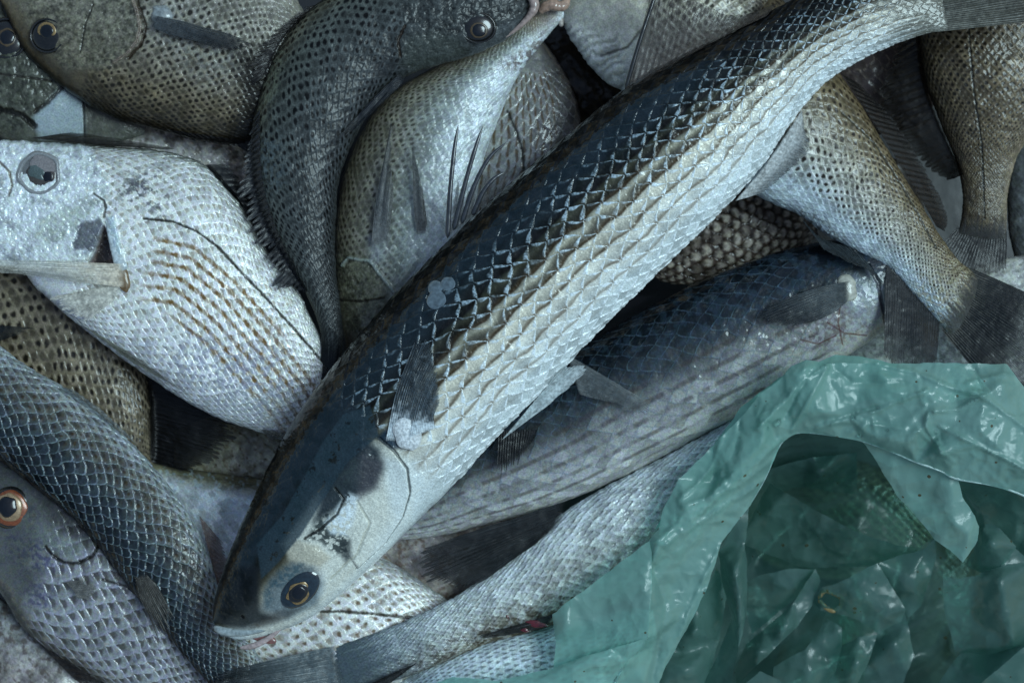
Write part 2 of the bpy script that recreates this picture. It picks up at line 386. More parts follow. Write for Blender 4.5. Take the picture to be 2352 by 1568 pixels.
def tube(root, name, pts, rad, mat, flat=1.0, n=16, m=60, colf=None):
    """pts (x,y,z) layout units, rad list"""
    A = np.array([tuple(p) + (r,) for p, r in zip(pts, rad)], float); A = spline(A, 0); A, _ = resample(A, m, [0, 1, 2])
    T = np.gradient(A[:, :3], axis=0); T /= np.linalg.norm(T, axis=1, keepdims=True) + 1e-9
    upv = np.array([0, 0, 1.0]); Sd = np.cross(T, upv); Sd /= np.linalg.norm(Sd, axis=1, keepdims=True) + 1e-9; U = np.cross(Sd, T)
    a = np.linspace(0, 2 * np.pi, n, endpoint=False); r = np.maximum(A[:, 3], .05)
    cap = np.sqrt(np.clip(np.minimum(np.arange(m), np.arange(m)[::-1]) / 3.0, 0, 1)); r = r * np.maximum(cap, .02)
    r = r * (1 + .12 * (vn(np.arange(m) * .4, np.zeros(m), len(name)) - .5))
    P = A[:, None, :3] + r[:, None, None] * (np.cos(a)[None, :, None] * Sd[:, None] + flat * np.sin(a)[None, :, None] * U[:, None])
    P = P.reshape(-1, 3)
    return mesh_np(name, Wp(P[:, 0], P[:, 1], P[:, 2]), grid_faces(m, n, True), mat, root)
def dome(root, name, c, nrm, r, hgt, mat, el=1.0, ang=0, r_in=0, n=40, m=14, wob=0, off=0):
    """domed disc (or ring) sitting on the body, in the body's own tangent plane"""
    nrm = Vector(nrm).normalized(); t = Vector((math.cos(ang), math.sin(ang), 0)); t = (t - nrm * t.dot(nrm)).normalized(); b = nrm.cross(t)
    rr = np.linspace(r_in, 1, m); a = np.linspace(0, 2 * np.pi, n, endpoint=False)
    R = rr[:, None] * r * (1 + wob * (vn(np.cos(a) * 2 + 5, np.sin(a) * 2 + 5, int(r)) - .5))[None]
    if r_in: hh = hgt * np.sin(np.pi * (rr - r_in) / (1 - r_in)) ** .7
    else: hh = hgt * np.sqrt(np.clip(1 - rr ** 2, 0, 1))
    hh = hh + off
    P = np.array(c)[None, None] + R[..., None] * (np.cos(a)[None, :, None] * np.array(t) * el + np.sin(a)[None, :, None] * np.array(b)) + hh[:, None, None] * np.array(nrm)
    P = P.reshape(-1, 3)
    zput(P[:, 0], P[:, 1], P[:, 2])
    return mesh_np(name, Wp(P[:, 0], P[:, 1], P[:, 2]), grid_faces(m, n, True), mat, root)
def eye(F, x, y, r, pr, iris=GOLD, ball=EYE_DARK, el=1.0, ang=0, ring=1.25, h=.28, dx=0, dy=0, flat=.5, rimmat=None):
    z, N = surf(F, x, y); N = np.array(N) * (1 - flat) + np.array((0, 0, 1)) * flat; N = (N[0], N[1], N[2])
    e = dome(F.root, 'eye', (x, y, z - r * .10), N, r, r * h, ball, el, ang)
    dome(e, 'socket', (x, y, z - r * .06), N, r * 1.16, r * .13, rimmat or F.mat_rim, el, ang, r_in=.82)
    q = (x + dx, y + dy, z - r * .10 + r * h * .80)
    dome(e, 'iris', q, N, pr * ring, pr * .14, iris, 1 + (el - 1) * .6, ang, wob=.12, off=0.5)
    dome(e, 'pupil', q, N, pr, pr * .22, PUPIL, 1 + (el - 1) * .6, ang, wob=.1, off=1.6)
    return e

# ================================================================== THE SETTING
FLOOR = plain('wet_black_crate_floor', (.012, .014, .016), .35, .3, bump=.4, nscale=60)
fl = mesh_np('ground', np.array([[-3, -3, -.2], [3, -3, -.2], [3, 3, -.2], [-3, 3, -.2]]), np.array([[0, 1, 2, 3]]), FLOOR, smooth=False)
fl['kind'] = 'structure'

M_MUL = skin_mat('mullet_skin', metal=.15, coat=.7, coat_r=.07, bump=.3)
M_MUL2 = skin_mat('wet_mullet_skin', metal=.15, coat=.7, coat_r=.08, bump=.3, iri=.5)
M_SIL = skin_mat('silver_bream_skin', metal=.3, coat=.8, coat_r=.1, bump=.5, iri=.35, var=(.75, 1.2))
M_SPOT = skin_mat('spotted_fish_skin', metal=.1, coat=.5, coat_r=.14, bump=.4, iri=.25)
M_DARK = skin_mat('dark_fish_skin', metal=.05, coat=.28, coat_r=.2, bump=.3, var=(.6, 1.3))
M_PALE = skin_mat('pale_fish_skin', metal=.15, coat=.6, coat_r=.1, bump=.35, iri=.3)
M_IRI = skin_mat('iridescent_bream_skin', metal=.3, coat=.8, coat_r=.08, bump=.4, iri=.6)
BROWN = (.022, .015, .008)
def spotted(dark, mid, belly, rows, size=.9, stg=.9, v3=.95, **k):
    return lambda F: skin(F, [(0, dark), (.18, tuple((a + b) / 2 for a, b in zip(dark, mid))), (.5, mid), (.85, belly), (1, belly)], rows=rows,
                          spot=(BROWN, stg, size, -.1, .0, v3 - .2, v3), **k)

# ---- bottom layers ---------------------------------------------------------
fish('spotted_fish', 'dark brown spotted fish deep in the gap behind the pointed pale throat at top', 'fish',
     [(1180, 60, 1180, 200), (1290, 30, 1280, 290), (1420, 50, 1400, 320), (1520, 100, 1520, 300)], -430, .5,
     spotted((.02, .015, .01), (.07, .05, .03), (.1, .08, .05), 14, relief=2), M_SPOT, 3)
fish('small_fish', 'mauve grey fish with fine pale scale rims in the gap under the tail wrist', 'fish',
     [(1860, 60, 1860, 200), (1930, 20, 1930, 270), (2010, 20, 2010, 310), (2090, 60, 2100, 290), (2160, 100, 2160, 220)], -400, .4,
     lambda F: skin(F, [(0, (.12, .09, .08)), (1, (.22, .18, .17))], rows=13, k=2, relief=3, edge=((.4, .33, .27), .6, .12, 0, 1)), M_SPOT, 3)
fish('scaly_fish', 'brown fish with raised bead like pale scales under the silver mullet belly', 'fish',
     [(1440, 520, 1450, 600), (1520, 470, 1530, 650), (1640, 425, 1660, 650), (1760, 415, 1800, 610), (1860, 440, 1880, 540)], -330, .45,
     lambda F: skin(F, [(0, (.03, .022, .016)), (.3, (.09, .065, .05)), (1, (.16, .12, .1))], rows=11, asp=.9, k=1.6, relief=9, head=-.1,
                    spot=((.5, .45, .39), 1.1, 1.25, -.2, -.1, 1.1, 1.2), rim=((.03, .02, .012), .5, .25), mott=.3), M_SPOT, 2.2)
fish('grey_fish', 'plain grey fish showing as a narrow strip at the right border', 'fish',
     [(2330, 230, 2400, 230), (2316, 330, 2440, 320), (2312, 430, 2450, 430), (2318, 540, 2450, 540), (2345, 640, 2440, 640)], -400, .6,
     lambda F: skin(F, [(0, (.14, .15, .15)), (1, (.3, .31, .3))], rows=14, relief=2, mott=.3), M_PALE, 3)
Z_ = fish('white_fish', 'white fish with black edged pale flank under the two dark tail fins at right', 'fish',
     [(1880, 740, 1890, 840), (1960, 700, 1980, 900), (2060, 665, 2070, 930), (2200, 625, 2200, 920), (2352, 585, 2352, 880), (2460, 590, 2450, 780)], -330, .4,
     lambda F: skin(F, [(0, (.5, .5, .46)), (1, (.6, .62, .6))], rows=22, relief=2, mott=.35, fleck=((.2, .2, .2), .45, 8)), M_PALE, 2.6)
AA = fish('dark_fish', 'dark fish hidden under the spotted one, only its upright dark tail fin showing', 'fish',
     [(1960, 380, 2080, 360), (1985, 470, 2120, 460), (2020, 560, 2130, 550), (2045, 610, 2135, 605), (2040, 650, 2140, 650)], -300, .5,
     spotted((.02, .015, .012), (.05, .04, .03), (.1, .09, .08), 14), M_DARK, 3)
Qf = fish('silver_bream', 'silver fish with a thin dark side line between raised fin spines and mullet back', 'fish',
     [(1215, 60, 1140, 90), (1275, 130, 1095, 160), (1325, 230, 1040, 300), (1335, 340, 1020, 420), (1290, 450, 1030, 540), (1240, 540, 1100, 600)], -330, .4,
     lambda F: skin(F, [(0, (.10, .09, .1)), (.25, (.26, .25, .24)), (.6, (.5, .51, .49)), (1, (.5, .5, .47))], rows=14, k=2, relief=3,
                    stripe=((.2, .12, .05), -.7, .12, .2, .3, .9, 1), edge=((.7, .72, .7), .3, .2, .1, 1),
                    lat=((.05, .05, .035), [(1165, 255), (1185, 300), (1200, 350), (1206, 420)], 3.5)), M_SIL, 2.2)
N_ = fish('silver_fish', 'narrow silver fish wedged between the two left breams, pale belly bar beside the cheek', 'fish',
     [(130, 215, 150, 330), (200, 215, 215, 370), (300, 235, 310, 400), (400, 270, 400, 430), (500, 310, 500, 450), (570, 350, 560, 450)], -310, .35,
     lambda F: skin(F, [(0, (.5, .5, .48)), (.5, (.66, .63, .6)), (1, (.6, .52, .44))], rows=11, relief=4, mott=.5, head=.5, fleck=((.16, .13, .11), .5, 12)), M_SIL, 2.2)
N2 = fish('silver_fish', 'cream flanked fish with brown streaks showing left of the mullet nape', 'fish',
     [(400, 990, 400, 1080), (470, 960, 470, 1110), (570, 945, 560, 1150), (680, 950, 670, 1170), (800, 990, 790, 1140)], -350, .4,
     lambda F: skin(F, [(0, (.3, .29, .22)), (1, (.5, .48, .4))], rows=9, relief=3, mott=.4, stripe=((.12, .07, .02), .8, .1, 0, .1, 1, 1.1), fleck=((.2, .14, .07), .45, 9)), M_SIL, 2.4)
F_ = fish('silver_fish', 'bright silver fish with an olive back edge left of the mullet head', 'fish',
     [(280, 1050, 290, 1150), (360, 1062, 370, 1270), (450, 1078, 460, 1370), (550, 1092, 550, 1400), (650, 1110, 640, 1400), (740, 1160, 730, 1330)], -300, .35,
     lambda F: skin(F, [(0, (.16, .15, .10)), (.17, (.26, .25, .18)), (.28, (.55, .58, .6)), (1, (.72, .74, .73))], rows=20, relief=2, jit=.015, mott=.25, fleck=((.5, .66, .74), .3, 8)), M_SIL, 2.2)
E_ = fish('silver_bream', 'white bream with rows of brown scale marks under the mullet mouth', 'fish',
     [(470, 1400, 480, 1520), (560, 1320, 560, 1600), (680, 1258, 680, 1660), (800, 1258, 790, 1680), (900, 1290, 890, 1640), (990, 1350, 985, 1580), (1080, 1410, 1070, 1510), (1140, 1440, 1130, 1490)], -260, .35,
     lambda F: skin(F, [(0, (.45, .48, .48)), (.2, (.68, .68, .66)), (1, (.7, .69, .66))], rows=19, asp=.75, k=2.2, relief=3.5, head=.1, mott=.2,
                    spot=((.2, .12, .05), .8, .6, .1, .3, 1.2, 1.3), rim=((.3, .22, .13), .45, .22), jit=.02,
                    lat=((.07, .06, .035), [(690, 1404), (780, 1403), (860, 1409), (950, 1419), (1010, 1412)], 3.5)), M_SIL, 1.9)
I_ = fish('silver_fish', 'silver and pinkish fish cut off by the bottom left corner', 'fish',
     [(-120, 1330, -120, 1450), (-40, 1345, -60, 1620), (40, 1400, 20, 1720), (130, 1455, 110, 1760), (210, 1540, 200, 1760), (290, 1620, 270, 1720)], -330, .4,
     lambda F: skin(F, [(0, (.1, .1, .09)), (.15, (.3, .32, .32)), (.5, (.42, .38, .36)), (1, (.45, .4, .38))], rows=14, relief=3, head=.8, mott=.6, fleck=((.14, .1, .08), .6, 14)), M_SIL, 2.4)
fin(I_.root, 'fin_ray_fold', [(40, 1430), (170, 1560)], [(70, 1400), (260, 1590)], 6, (.03, .02, .018), (.1, .07, .05), -240, -240, (.8, .95))
K_ = fish('spotted_fish', 'tan fish with bold rows of dark spots under the white bream at left', 'fish',
     [(-180, 560, -220, 700), (-60, 530, -130, 820), (70, 540, -20, 900), (190, 610, 70, 980), (280, 730, 170, 1060), (335, 860, 240, 1110), (352, 980, 300, 1120), (360, 1060, 340, 1120)], -290, .4,
     spotted((.2, .165, .115), (.31, .265, .2), (.31, .265, .2), 20, size=.95, stg=.88, v3=1.3, relief=3.5, head=-.1, mott=.3, asp=.85), M_SPOT, 2)
fin(K_.root, 'dorsal_fin', [(332, 860), (338, 960), (345, 1060)], [(500, 935), (560, 985), (520, 1050), (450, 1090)], 12, (.008, .007, .008), (.035, .026, .024), -290, -250, (.9, .98), tipcol=(.012, .012, .014), seed=4, relief=5)
fin(K_.root, 'pelvic_fin', [(-30, 745), (-30, 790)], [(92, 752), (30, 775)], 6, (.03, .04, .045), (.07, .08, .08), -170, -150, (.8, .95))

def bream_H(F):
    col, disp, rgh = skin(F, [(0, (.05, .05, .045)), (.2, (.14, .135, .12)), (.45, (.34, .34, .35)), (.8, (.42, .42, .43)), (.95, (.15, .14, .12)), (1, (.06, .055, .05))],
        rows=15, asp=.78, E=.9, k=2, relief=6, head=.3, mott=.25, rim=((.09, .075, .055), .6, .35), edge=((.6, .6, .68), .4, .3, .1, .9))
    x, y = F.px, F.py
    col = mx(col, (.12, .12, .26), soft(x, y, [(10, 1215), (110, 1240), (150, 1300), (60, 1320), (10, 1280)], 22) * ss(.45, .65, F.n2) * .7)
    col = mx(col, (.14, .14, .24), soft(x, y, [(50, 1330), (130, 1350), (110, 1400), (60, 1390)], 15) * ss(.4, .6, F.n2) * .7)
    col = mx(col, (.3, .33, .32), soft(x, y, [(40, 1215), (110, 1205), (190, 1250), (175, 1285), (120, 1270)], 16) * .6)
    col = mx(col, (.07, .07, .065), soft(x, y, [(70, 1110), (160, 1150), (240, 1230), (200, 1250), (110, 1200)], 16) * .7)
    col = mx(col, (.13, .135, .12), (1 - ss(.24, .34, F.u + (F.n1 - .5) * .06)) * .65)
    col, disp = line(F, col, disp, [(105, 1255), (123, 1277), (147, 1291), (180, 1293), (213, 1275), (235, 1240)], 5, (.02, .015, .01), 4)
    col, disp = line(F, col, disp, [(235, 1330), (290, 1345), (330, 1375)], 4, (.03, .02, .012), 2)
    return col, disp, rgh
H_ = fish('iridescent_bream', 'bream with a red ringed eye and violet sheen at the bottom left', 'fish',
     [(-110, 1120, -110, 1190), (-60, 1040, -70, 1290), (40, 1010, 0, 1360), (150, 1050, 60, 1450), (260, 1140, 170, 1530), (360, 1260, 290, 1590), (440, 1390, 400, 1620), (510, 1500, 480, 1640), (560, 1580, 540, 1660)], -250, .42,
     bream_H, M_IRI, 1.9)
RED = plain('iris_red_gold', (.22, .06, .02), .3, .5, .2, nscale=900)
RING = plain('iris_cream_ring', (.30, .20, .11), .3, .5, .2, nscale=1500)
z, N = surf(H_, 28, 1166)
e_ = dome(H_.root, 'eye', (26, 1166, z - 4), (.1, 0, 1), 50, 16, EYE_DARK)
dome(e_, 'outer_iris', (24, 1166, z + 6), (.1, 0, 1), 41, 7, RED, wob=.1)
dome(e_, 'iris', (21, 1164, z + 11), (.1, 0, 1), 30, 6, RING, 1.1, 1.2, wob=.15)
dome(e_, 'pupil', (17, 1163, z + 15), (.1, 0, 1), 22, 6, PUPIL, 1.12, 1.9, wob=.18)
patch(H_, 'gill_cover', [(60, 1090), (170, 1150), (250, 1230), (213, 1275), (180, 1293), (147, 1291), (123, 1277), (70, 1230)], [(123, 1277), (147, 1291), (180, 1293), (213, 1275)], 6, 60)
fin(H_.root, 'pectoral_fin', [(150, 1335), (178, 1372)], [(205, 1330), (228, 1352), (222, 1380)], 6, (.2, .2, .19), (.34, .33, .31), -150, -150, (.8, .95), seed=14, rag=.2)

# ---- big scaled blue fish, left
def fish_G(F):
    col, disp, rgh = skin(F, [(0, (.012, .018, .024)), (.22, (.03, .045, .06)), (.45, (.1, .125, .14)), (.66, (.22, .215, .19)), (.82, (.36, .38, .38)), (1, (.42, .45, .45))],
        rows=12, asp=.80, E=.9, k=1.7, relief=7, head=-.1, mott=.25, rim=((.02, .02, .02), .4, .2), edge=((.42, .5, .54), .55, .22, .16, .95),
        spot=((.13, .085, .04), .8, .55, .45, .58, .8, .9))
    return col, disp, rgh
G_ = fish('blue_scaled_fish', 'slate blue fish with a net of large scales running down from the left border', 'fish',
     [(-220, 840, -120, 700), (-120, 945, -25, 775), (-20, 1040, 65, 840), (60, 1105, 165, 900), (150, 1175, 275, 990), (225, 1255, 370, 1090), (285, 1335, 450, 1205), (345, 1410, 502, 1330), (410, 1490, 530, 1420), (480, 1570, 600, 1510), (550, 1650, 660, 1600)],
     -165, .5, fish_G, M_MUL2, 1.7)
fin(G_.root, 'dorsal_fin', [(0, 1045), (150, 1170)], [(40, 1070), (215, 1225)], 7, (.02, .03, .04), (.06, .075, .09), -120, -140, (.9, .98), seed=8)
fin(G_.root, 'pelvic_fin', [(300, 1325), (345, 1315)], [(395, 1530), (412, 1480), (418, 1445)], 8, (.13, .12, .11), (.22, .22, .2), -110, -120, (.85, .98), rag=.35, seed=12, relief=4, leaf=.35)
fin(G_.root, 'anal_fin', [(130, 885), (300, 1010)], [(175, 895), (250, 950), (330, 1035)], 9, (.25, .29, .31), (.33, .37, .38), -160, -175, (.5, .85), seed=5)
fin(G_.root, 'pale_fin', [(455, 1180), (500, 1345)], [(520, 1255), (535, 1330)], 7, (.2, .13, .12), (.27, .2, .18), -150, -170, (.75, .95), seed=6)

# ---- white bream, left
def bream_J(F):
    col, disp, rgh = skin(F, [(0, (.06, .065, .055)), (.035, (.2, .21, .18)), (.12, (.52, .53, .51)), (.3, (.8, .8, .76)), (.7, (.82, .82, .79)), (.88, (.55, .56, .58)), (1, (.42, .43, .43))],
        rows=27, asp=.78, E=.9, k=1.9, relief=5.5, head=.33, mott=.16, jit=.015, rim=((.3, .25, .18), .5, .16), rough=.15, edge=((.85, .86, .84), .35, .3, .05, .9))
    x, y = F.px, F.py
    # rows of ochre marks under the side line
    L0 = [(360, 512), (450, 535), (540, 612), (630, 712), (720, 815), (760, 880)]
    dL = segd(x, y, L0); below = soft(x, y, L0 + [(760, 1100), (200, 900), (280, 560)], 6)
    for k_, (off, a, b) in enumerate([((-8, 38), 330, 640), ((-20, 66), 330, 720), ((-36, 92), 330, 740), ((-54, 120), 320, 740), ((-70, 150), 310, 740), ((-86, 182), 320, 720), ((-100, 212), 380, 700)]):
        ln = [(px + off[0] * (.55 + .45 * (px - 360) / 400) * 1.0, py + off[1] * (.95 - .35 * (px - 360) / 400)) for px, py in L0]
        dd = segd(x, y, ln) + (F.n2 - .5) * 7
        dash = .6 + .4 * ss(.3, .7, np.sin(F.s1 * 27 / .78 * np.pi + k_) * .5 + .5 + (F.n2 - .5) * .6)
        m = (1 - ss(2.4, 7, dd)) * dash * ss(a - 30, a + 60, x) * (1 - ss(b - 20, b + 40, x)) * (.75 + .3 * ss(.35, .6, F.n1))
        col = mx(col, (.34, .22, .11), np.clip(m * 1.0, 0, 1))
    col, disp = line(F, col, disp, [(330, 502), (395, 508), (450, 530), (500, 566), (550, 620), (600, 672), (650, 727), (700, 782), (745, 835)], 4.5, (.06, .055, .035), 2, .9)
    # worn bare grey patch, violet tone with the mullet's shade painted in towards the belly
    col = mx(col, (.16, .165, .18), soft(x, y, [(290, 400), (380, 380), (395, 440), (370, 500), (300, 470), (250, 440)], 30) * ss(.48, .6, F.n1 * .5 + F.n2 * .5) * .85)
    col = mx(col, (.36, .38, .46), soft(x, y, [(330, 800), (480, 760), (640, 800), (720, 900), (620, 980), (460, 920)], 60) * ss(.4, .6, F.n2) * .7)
    col = mx(col, (.4, .43, .43), soft(x, y, [(480, 930), (600, 900), (700, 900), (700, 1000), (600, 1000)], 40) * .5)
    # head: skin with small pits, pale greenish cheek, grey worn gill corner
    hd = soft(x, y, [(-200, 300), (200, 330), (250, 420), (245, 480), (215, 600), (-200, 640)], 10)
    cr = fbm(x / 9, y / 9, 5, 3); disp = disp + hd * (cr - .5) * 7
    col = mx(col, (.62, .67, .68), hd * .6); col = col * (1 + hd * (cr - .5) * .5)[:, None]
    col = mx(col, (.8, .84, .84), hd * ss(.58, .66, fbm(x / 12, y / 12, 77, 4)) * .8)
    col = mx(col, (.25, .26, .29), hd * ss(.56, .64, fbm(x / 22, y / 22, 79, 4)) * .4)
    col = mx(col, (.40, .44, .37), soft(x, y, [(75, 545), (90, 500), (210, 455), (225, 470), (140, 560)], 12) * .45)
    col = mx(col, (.19, .195, .22), soft(x, y, [(165, 560), (178, 540), (175, 522), (190, 508), (210, 510), (228, 500), (238, 518), (228, 548), (215, 580), (195, 572), (170, 574)], 4.5) * .8)
    disp = disp - soft(x, y, [(165, 560), (185, 510), (228, 500), (238, 518), (215, 580), (170, 572)], 3) * 3
    # open gill slot
    g = soft(x, y, [(238, 520), (255, 545), (262, 590), (285, 620), (235, 625), (205, 605), (218, 580)], 4)
    col = mx(col, (.16, .09, .08), g * .85); disp = disp - g * 26
    col = mx(col, (.05, .04, .04), soft(x, y, [(238, 530), (250, 560), (245, 610), (215, 605)], 4) * .8)
    rib = soft(x, y, [(246, 500), (262, 495), (285, 600), (262, 600)], 5); col = mx(col, (.5, .58, .62), rib * .9); disp += rib * 7
    col, disp = line(F, col, disp, [(0, 372), (22, 395), (28, 425), (20, 450)], 4, (.2, .17, .13), 3)
    col, disp = line(F, col, disp, [(215, 445), (238, 460), (243, 478), (238, 500)], 4, (.12, .11, .1), 3)
    return col, disp, rgh
J_ = fish('white_bream', 'large white bream with a sunken grey eye and ochre dotted rows at the left', 'fish',
     [(-190, 400, -190, 480), (-130, 350, -130, 570), (-60, 330, -50, 605), (25, 323, 40, 618), (120, 328, 90, 668), (230, 335, 175, 742), (370, 346, 270, 815), (470, 378, 370, 885), (545, 460, 460, 940), (610, 570, 550, 978), (680, 660, 640, 1003), (730, 760, 700, 1010), (775, 860, 735, 1010), (830, 930, 790, 1010)],
     -150, .30, bream_J, M_SIL, 1.6)
SOCK = skin_mat('eye_socket_skin', coat=.9, coat_r=.05, bump=.1)
z, N = surf(J_, 88, 398)
def const_col(o, c):
    me = o.data; n_ = len(me.vertices); a = me.attributes.new('Col', 'FLOAT_COLOR', 'POINT'); a.data.foreach_set('color', np.tile(np.array(c + (1,), np.float32), n_))
    b = me.attributes.new('Rgh', 'FLOAT', 'POINT'); b.data.foreach_set('value', np.full(n_, .1, np.float32))
e_ = dome(J_.root, 'eye', (90, 399, z - 2), (-.05, 0, 1), 47, 5, SOCK, 1.05, .8); const_col(e_, (.16, .165, .17))
o_ = dome(e_, 'socket', (90, 399, z + 1), (-.05, 0, 1), 52, 9, SOCK, 1.05, .9, r_in=.76, wob=.2); const_col(o_, (.26, .27, .28))
o_ = dome(e_, 'inner_eye', (97, 401, z + 2), (-.05, 0, 1), 34, 5, SOCK, 1.05, .2, wob=.2); const_col(o_, (.07, .062, .058))
o_ = dome(e_, 'iris', (83, 396, z + 5), (-.05, 0, 1), 15, 4, SOCK, 1.5, .5, wob=.5); const_col(o_, (.09, .12, .12))
o_ = dome(e_, 'pupil', (107, 405, z + 5), (-.05, 0, 1), 13, 3, PUPIL, 1.3, 1.5, wob=.4)
o_ = dome(e_, 'lid_fold', (100, 376, z + 5), (-.05, 0, 1), 22, 3, SOCK, 1.6, .5, wob=.5); const_col(o_, (.24, .22, .22))
patch(J_, 'gill_cover', [(150, 470), (215, 445), (238, 460), (243, 478), (240, 520), (216, 580), (205, 600), (120, 603), (60, 600), (90, 520)], [(215, 445), (238, 460), (243, 478), (240, 520), (216, 580), (205, 600)], 9, 70)
fin(J_.root, 'pectoral_fin', [(286, 606), (286, 660)], [(-110, 590), (-60, 610), (20, 628), (100, 640), (60, 640)][:3], 9, (.62, .57, .49), (.8, .76, .68), -65, -60, (.6, .93), rag=.03, seed=21, tipcol=(.78, .78, .72), tq=(.1, .5))
fin(J_.root, 'lower_pectoral_fin', [(290, 640), (262, 690)], [(78, 702), (105, 684), (128, 704), (190, 745)][::-1][::-1], 12, (.55, .54, .5), (.72, .71, .66), -75, -95, (.9, .98), rag=.1, seed=22, drape=None)
OCH = plain('ochre_fin_base', (.15, .09, .035), .35, .5, nscale=700)
dome(J_.root, 'fin_base', (284, 640, zget(np.array([284.]), np.array([640.]))[0] - 2), (.1, 0, 1), 14, 7, OCH, 2.1, 1.35, wob=.3)
tube(J_.root, 'shoulder_bone', [(246, 500, -92), (256, 540, -84), (264, 580, -80), (276, 606, -72), (292, 618, -75)], [7, 9, 9, 13, 8], plain('bone_blue_white', (.5, .57, .6), .3, .6), .6)
fin(J_.root, 'pelvic_fin', [(180, 740), (300, 830)], [(330, 830), (400, 880), (442, 910)], 9, (.26, .27, .22), (.38, .38, .32), -150, -130, (.7, .95), rag=.04, seed=23, tipcol=(.3, .3, .28))
fin(J_.root, 'dorsal_fin', [(470, 378), (560, 480), (650, 600)], [(530, 378), (600, 470), (690, 610)], 9, (.012, .018, .025), (.04, .05, .06), -150, -170, (.92, .98), seed=24)
fin(J_.root, 'folded_spines', [(70, 318), (240, 336)], [(180, 300), (430, 345)], 5, (.03, .028, .02), (.12, .10, .06), -130, -140, (.95, .99), seed=25, relief=4, rag=.05)
fin(J_.root, 'anal_fin', [(600, 985), (690, 1000)], [(620, 1012), (700, 1012)], 5, (.2, .22, .22), (.3, .3, .3), -150, -150, (.8, .95), seed=26)

# ---- top left
def cheek(F, col, disp, poly, c, stg=.7, amp=5):
    m = soft(F.px, F.py, poly, 14); cr = fbm(F.px / 10, F.py / 10, F.seed + 3, 4)
    col = mx(col, c, m * stg); return col * (1 + m * (cr - .5) * 1.3 + m * (fbm(F.px / 3.5, F.py / 3.5, F.seed + 8, 2) - .5) * .7)[:, None], disp + m * (cr - .5) * amp
def bream_M(F):
    col, disp, rgh = skin(F, [(0, (.05, .05, .04)), (.3, (.13, .13, .1)), (.6, (.2, .2, .17)), (1, (.2, .21, .19))], rows=18, relief=1.5, head=.9, mott=.3)
    col, disp = cheek(F, col, disp, [(-150, -50), (120, 60), (170, 180), (60, 300), (-150, 320)], (.15, .155, .125), .8)
    col = mx(col, (.42, .48, .5), soft(F.px, F.py, [(75, 270), (140, 200), (190, 235), (196, 320), (90, 320)], 8) * .9)
    col, disp = line(F, col, disp, [(0, 170), (60, 178), (120, 186)], 4, (.06, .05, .04), 2)
    col, disp = line(F, col, disp, [(80, 258), (110, 235), (150, 195)], 6, (.05, .04, .03), 5)
    col, disp = line(F, col, disp, [(0, 252), (50, 265), (80, 290)], 10, (.02, .018, .015), 6)
    col, disp = line(F, col, disp, [(192, 230), (195, 330)], 3, (.02, .02, .02), 3)
    return col, disp, rgh
M_ = fish('grey_bream', 'grey green head with a dark eye cut by the left border near the top', 'fish',
     [(-140, 0, -150, 60), (-90, -30, -110, 180), (0, -20, -40, 290), (90, 50, 60, 345), (180, 130, 170, 350), (280, 200, 260, 330), (350, 250, 330, 310)], -240, .35, bream_M, M_SPOT, 1.9)
eye(M_, 14, 88, 42, 17, iris=DIM, el=1.05, dx=2, dy=-2)
def bream_L(F):
    col, disp, rgh = skin(F, [(0, (.03, .024, .015)), (.1, (.09, .072, .047)), (.3, (.25, .21, .15)), (.5, (.36, .34, .29)), (1, (.33, .32, .28))], rows=34, asp=.8, k=1.8, relief=3.2,
                          head=.36, spot=((.03, .024, .014), .85, .95, -.1, 0, .6, .8), mott=.3, jit=.03)
    col, disp = cheek(F, col, disp, [(20, -60), (300, -60), (325, 40), (300, 120), (250, 155), (150, 165), (60, 60)], (.23, .22, .175))
    col = mx(col, (.36, .38, .38), soft(F.px, F.py, [(380, -20), (520, 60), (560, 160), (480, 200), (380, 130), (330, 60)], 40) * .3 * ss(.4, .6, F.n2))
    col = mx(col, (.02, .018, .012), soft(F.px, F.py, [(540, 120), (640, 100), (640, 340), (520, 320), (555, 230)], 30) * .8)  # shade beside the dark curved fish, painted into the colour
    col, disp = line(F, col, disp, [(295, -30), (312, 20), (322, 60), (315, 95), (290, 125), (262, 142)], 6, (.33, .27, .23), -6)
    col, disp = line(F, col, disp, [(303, -30), (325, 30), (335, 62), (325, 100), (295, 135)], 5, (.09, .06, .04), 5)
    col, disp = line(F, col, disp, [(215, 10), (195, 60), (185, 120)], 3, (.07, .065, .05), 2)
    return col, disp, rgh
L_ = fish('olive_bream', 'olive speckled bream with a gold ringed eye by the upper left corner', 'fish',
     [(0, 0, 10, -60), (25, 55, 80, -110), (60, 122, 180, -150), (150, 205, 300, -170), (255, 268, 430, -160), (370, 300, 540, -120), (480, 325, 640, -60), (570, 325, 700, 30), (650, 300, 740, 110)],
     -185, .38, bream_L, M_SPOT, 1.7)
eye(L_, 108, 82, 36, 16, iris=GOLD, ring=1.3, dx=-1, dy=-12 + 2)
patch(L_, 'gill_cover', [(190, -60), (290, -60), (312, 20), (322, 60), (315, 95), (290, 125), (262, 142), (200, 120)], [(290, -60), (312, 20), (322, 60), (315, 95), (290, 125), (262, 142)], 7, 50)
fin(L_.root, 'pectoral_fin', [(350, 28), (345, 68)], [(606, 104), (560, 122), (500, 112)], 7, (.11, .125, .14), (.19, .21, .22), -80, -75, (.9, .98), seed=31, rag=.1, tipcol=(.08, .09, .1), leaf=.3)
dome(L_.root, 'fin_base', (372, 35, surf(L_, 372, 35)[0] - 2), (.1, 0, 1), 22, 12, plain('fin_base_grey', (.24, .27, .28), .3, .6), 1.2, .4, wob=.3)
fin(L_.root, 'dorsal_fin', [(380, 296), (560, 322)], [(440, 325), (570, 345)], 7, (.02, .015, .012), (.07, .05, .035), -185, -190, (.92, .98), seed=32, relief=4)
